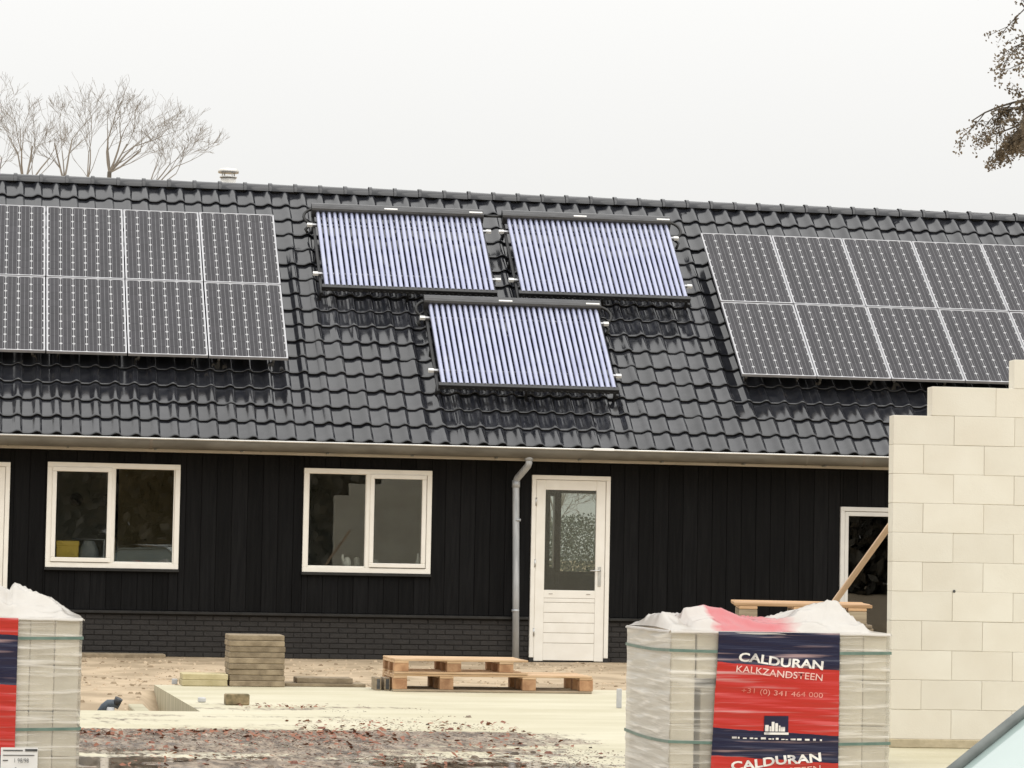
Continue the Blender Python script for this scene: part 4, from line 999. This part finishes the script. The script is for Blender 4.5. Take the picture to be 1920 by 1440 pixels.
# garden behind the house, seen through the glazed door
rnd = random.Random(4); hm = MB()
for i in range(60000):
    x = rnd.uniform(1, 7); y = 19 + rnd.gauss(0,1.0); top = 1.85 + .35*mnoise.noise(Vector((x*.9,0,0)))+.10*x*.3; z = top*rnd.random()**1.2
    a = Vector((rnd.gauss(0,1), rnd.gauss(0,1), rnd.gauss(0,1))).normalized()*rnd.uniform(.03,.06); b = a.orthogonal().normalized()*.018; p = Vector((x,y,z)); k = len(hm.v)
    hm.v += [tuple(p), tuple(p+a*.5+b), tuple(p+a), tuple(p+a*.5-b)]; hm.face((k,k+1,k+2,k+3))
hm.build('garden_hedge', M['hedge'], kind='stuff', label='green garden hedge seen through the glazed front door', cat='hedge')
for i, (x, y) in enumerate(((3.4,22),(4.3,23.5),(5.4,22.5))):
    rn2 = random.Random(50+i); o = thing('garden_tree', ['slender bare garden tree seen through the door pane, straight trunk','bare garden tree seen through the door pane, forked trunk','bare garden tree hidden mostly by the door post'][i], 'tree', (x,y,0), group='bare trees behind the hedge')
    MB().tube([(0,0,-.1),(.03,0,1.2),(0,0,2.2)], [.05,.045,.04], 8).build('trunk', M['bark'], o); mb = MB()
    for k in range(5): grow(mb, Vector((0,0,1.6+.15*k)), Vector((rn2.gauss(0,.45), rn2.gauss(0,.4), 1)).normalized(), 1.0, .022, 5, rn2, spread=.5, rmin=.004)
    mb.build('crown', M['twig'], o)

# ------------------------------------------------------------ fallen leaves on the slab
rnd = random.Random(9); ll = MB()
def litter(x, y, s):
    a = rnd.uniform(0, 6.28); u = Vector((math.cos(a), math.sin(a), rnd.gauss(0,.25)))*s; w_ = Vector((-math.sin(a), math.cos(a), rnd.gauss(0,.25)))*s*.55; p = Vector((x, y, .026+abs(rnd.gauss(0,.008)))); k = len(ll.v)
    ll.v += [tuple(p-u), tuple(p-u*.2+w_+Vector((0,0,s*.25))), tuple(p+u), tuple(p-u*.2-w_)]; ll.face((k,k+1,k+2,k+3))
for i in range(520):
    x = rnd.uniform(-7.0,-4.4); y = -15.65 - abs(rnd.gauss(0,.75)); litter(x, y, rnd.uniform(.012,.032))
for i in range(260): litter(rnd.uniform(-5.0,-3.3), rnd.uniform(-17.2,-14.2), rnd.uniform(.012,.03))
for i in range(220): litter(rnd.uniform(-6.5,-3.4), rnd.uniform(-19.4,-17.2), rnd.uniform(.012,.03))
for i in range(60): litter(rnd.uniform(-5.2,-4.4), rnd.gauss(-12.2,.18), rnd.uniform(.012,.026))
ll.build('leaf_litter', M['litter'], kind='stuff', label='scattered reddish fallen leaves on the dirty slab', cat='leaves')

# dirt clods and pebbles on the slab, loose lumps in the sand
rnd = random.Random(77)
def clod(mb, p, s, m, fl=.6):
    b = len(mb.v); k = 5; a0 = rnd.uniform(0, 6)
    for i in range(k):
        a = a0 + 2*math.pi*i/k; q = s*rnd.uniform(.7,1.25); mb.v.append((p[0]+q*math.cos(a), p[1]+q*math.sin(a), p[2]-.004))
    for i in range(k):
        a = a0 + 2*math.pi*i/k; q = s*rnd.uniform(.35,.7); mb.v.append((p[0]+q*math.cos(a), p[1]+q*math.sin(a), p[2]+s*fl*rnd.uniform(.6,1.2)))
    for i in range(k): mb.face((b+i, b+(i+1)%k, b+k+(i+1)%k, b+k+i), m)
    mb.face([b+k+i for i in range(k)], m)
def dirty(x, y):
    w = mnoise.noise(Vector((x*.8, y*.5, 11)))*.45 + mnoise.noise(Vector((x*2.6, y*1.6, 5)))*.3
    v = 0
    if -17.9 < y < -15.45: v = .75 if x < -4.6 else .6
    elif y <= -17.9: v = .62 if x > -5.8 else .12
    elif -15.45 <= y < -13.3: v = .45 if -5.0 < x < -3.2 else .05
    elif -12.9 < y < -11.7: v = .42 if -5.4 < x < -3.6 else .05
    if x > -3.6: v *= max(0, 1-(x+3.6)/1.0)
    return v + w*.6
rb = MB(); n_ = 0
RM = [mat('dark_mud', (.06,.042,.028), (.10,.072,.05), 9, rough=.7), mat('grey_brown_grit', (.15,.115,.085), (.22,.175,.13), 9, rough=.8), mat('pale_grit', (.36,.29,.23), (.48,.40,.33), 9, rough=.8), mat('red_brown_debris', (.15,.055,.035), (.24,.10,.065), 9, rough=.7)]
while n_ < 7000:
    x = rnd.uniform(-7.0,-2.4); y = rnd.uniform(-19.8,-11.6)
    if dirty(x, y) > rnd.uniform(.42,.9):
        red = -17.0 < y < -15.4 and x < -4.3
        m = rnd.choices((0,1,2,3), (7,6,2,3) if red else (5,6,3,1))[0]
        clod(rb, (x, y, .02), rnd.uniform(.004,.012) if m != 2 else rnd.uniform(.004,.009), m, .28); n_ += 1
for i in range(70):
    x = rnd.uniform(-6.9,-3.2); y = rnd.uniform(-19.4,-13.5)
    if dirty(x, y) > .35: clod(rb, (x, y, .02), rnd.uniform(.018,.038), rnd.choices((0,1,2,3),(4,3,2,2))[0], .45)
rb.build('dirt_and_grit', RM, kind='stuff', label='brown dirt and grit spread over the slab', cat='dirt')
sc = MB()
SM = [mat('damp_sand_lump', (.22,.16,.10), (.30,.23,.15), 9, rough=.9), mat('dry_sand_lump', (.44,.34,.23), (.54,.43,.30), 9, rough=.9)]
for i in range(5200):
    x = rnd.uniform(-7.4, 2.6); y = rnd.uniform(-12.5,-.35)
    if x > -5.65 and y < -8.2: continue
    if mnoise.noise(Vector((x*.8, y*.5, 2))) + rnd.gauss(0,.25) < -.05: continue
    clod(sc, (x, y, gz(x, y)), abs(rnd.gauss(.010,.012))+.004, rnd.choices((0,1),(4,5))[0], .55)
sc.build('sand_lumps', SM, kind='stuff', label='loose lumps scattered over the sand', cat='sand')
wd = MB()
for i in range(60000):
    x = rnd.uniform(-25, 60); top = 8.5 + 2.5*mnoise.noise(Vector((x*.12, 0, 4))) + 1.5*mnoise.noise(Vector((x*.5, 3, 4))); z = rnd.uniform(-.2, top); y = -100 + rnd.gauss(0, 2.5)
    a = Vector((rnd.gauss(0,1), rnd.gauss(0,1), rnd.gauss(0,1))).normalized()*rnd.uniform(.4,.9); b = a.orthogonal().normalized()*.2; p = Vector((x,y,z)); k = len(wd.v)
    wd.v += [tuple(p), tuple(p+a*.5+b), tuple(p+a), tuple(p+a*.5-b)]; wd.face((k,k+1,k+2,k+3))
wd.build('wood_edge', mat('far_wood', (.10,.09,.07), (.17,.155,.125), .15, rough=.9), kind='stuff', label='dark edge of a wood mirrored in the window panes', cat='wood')
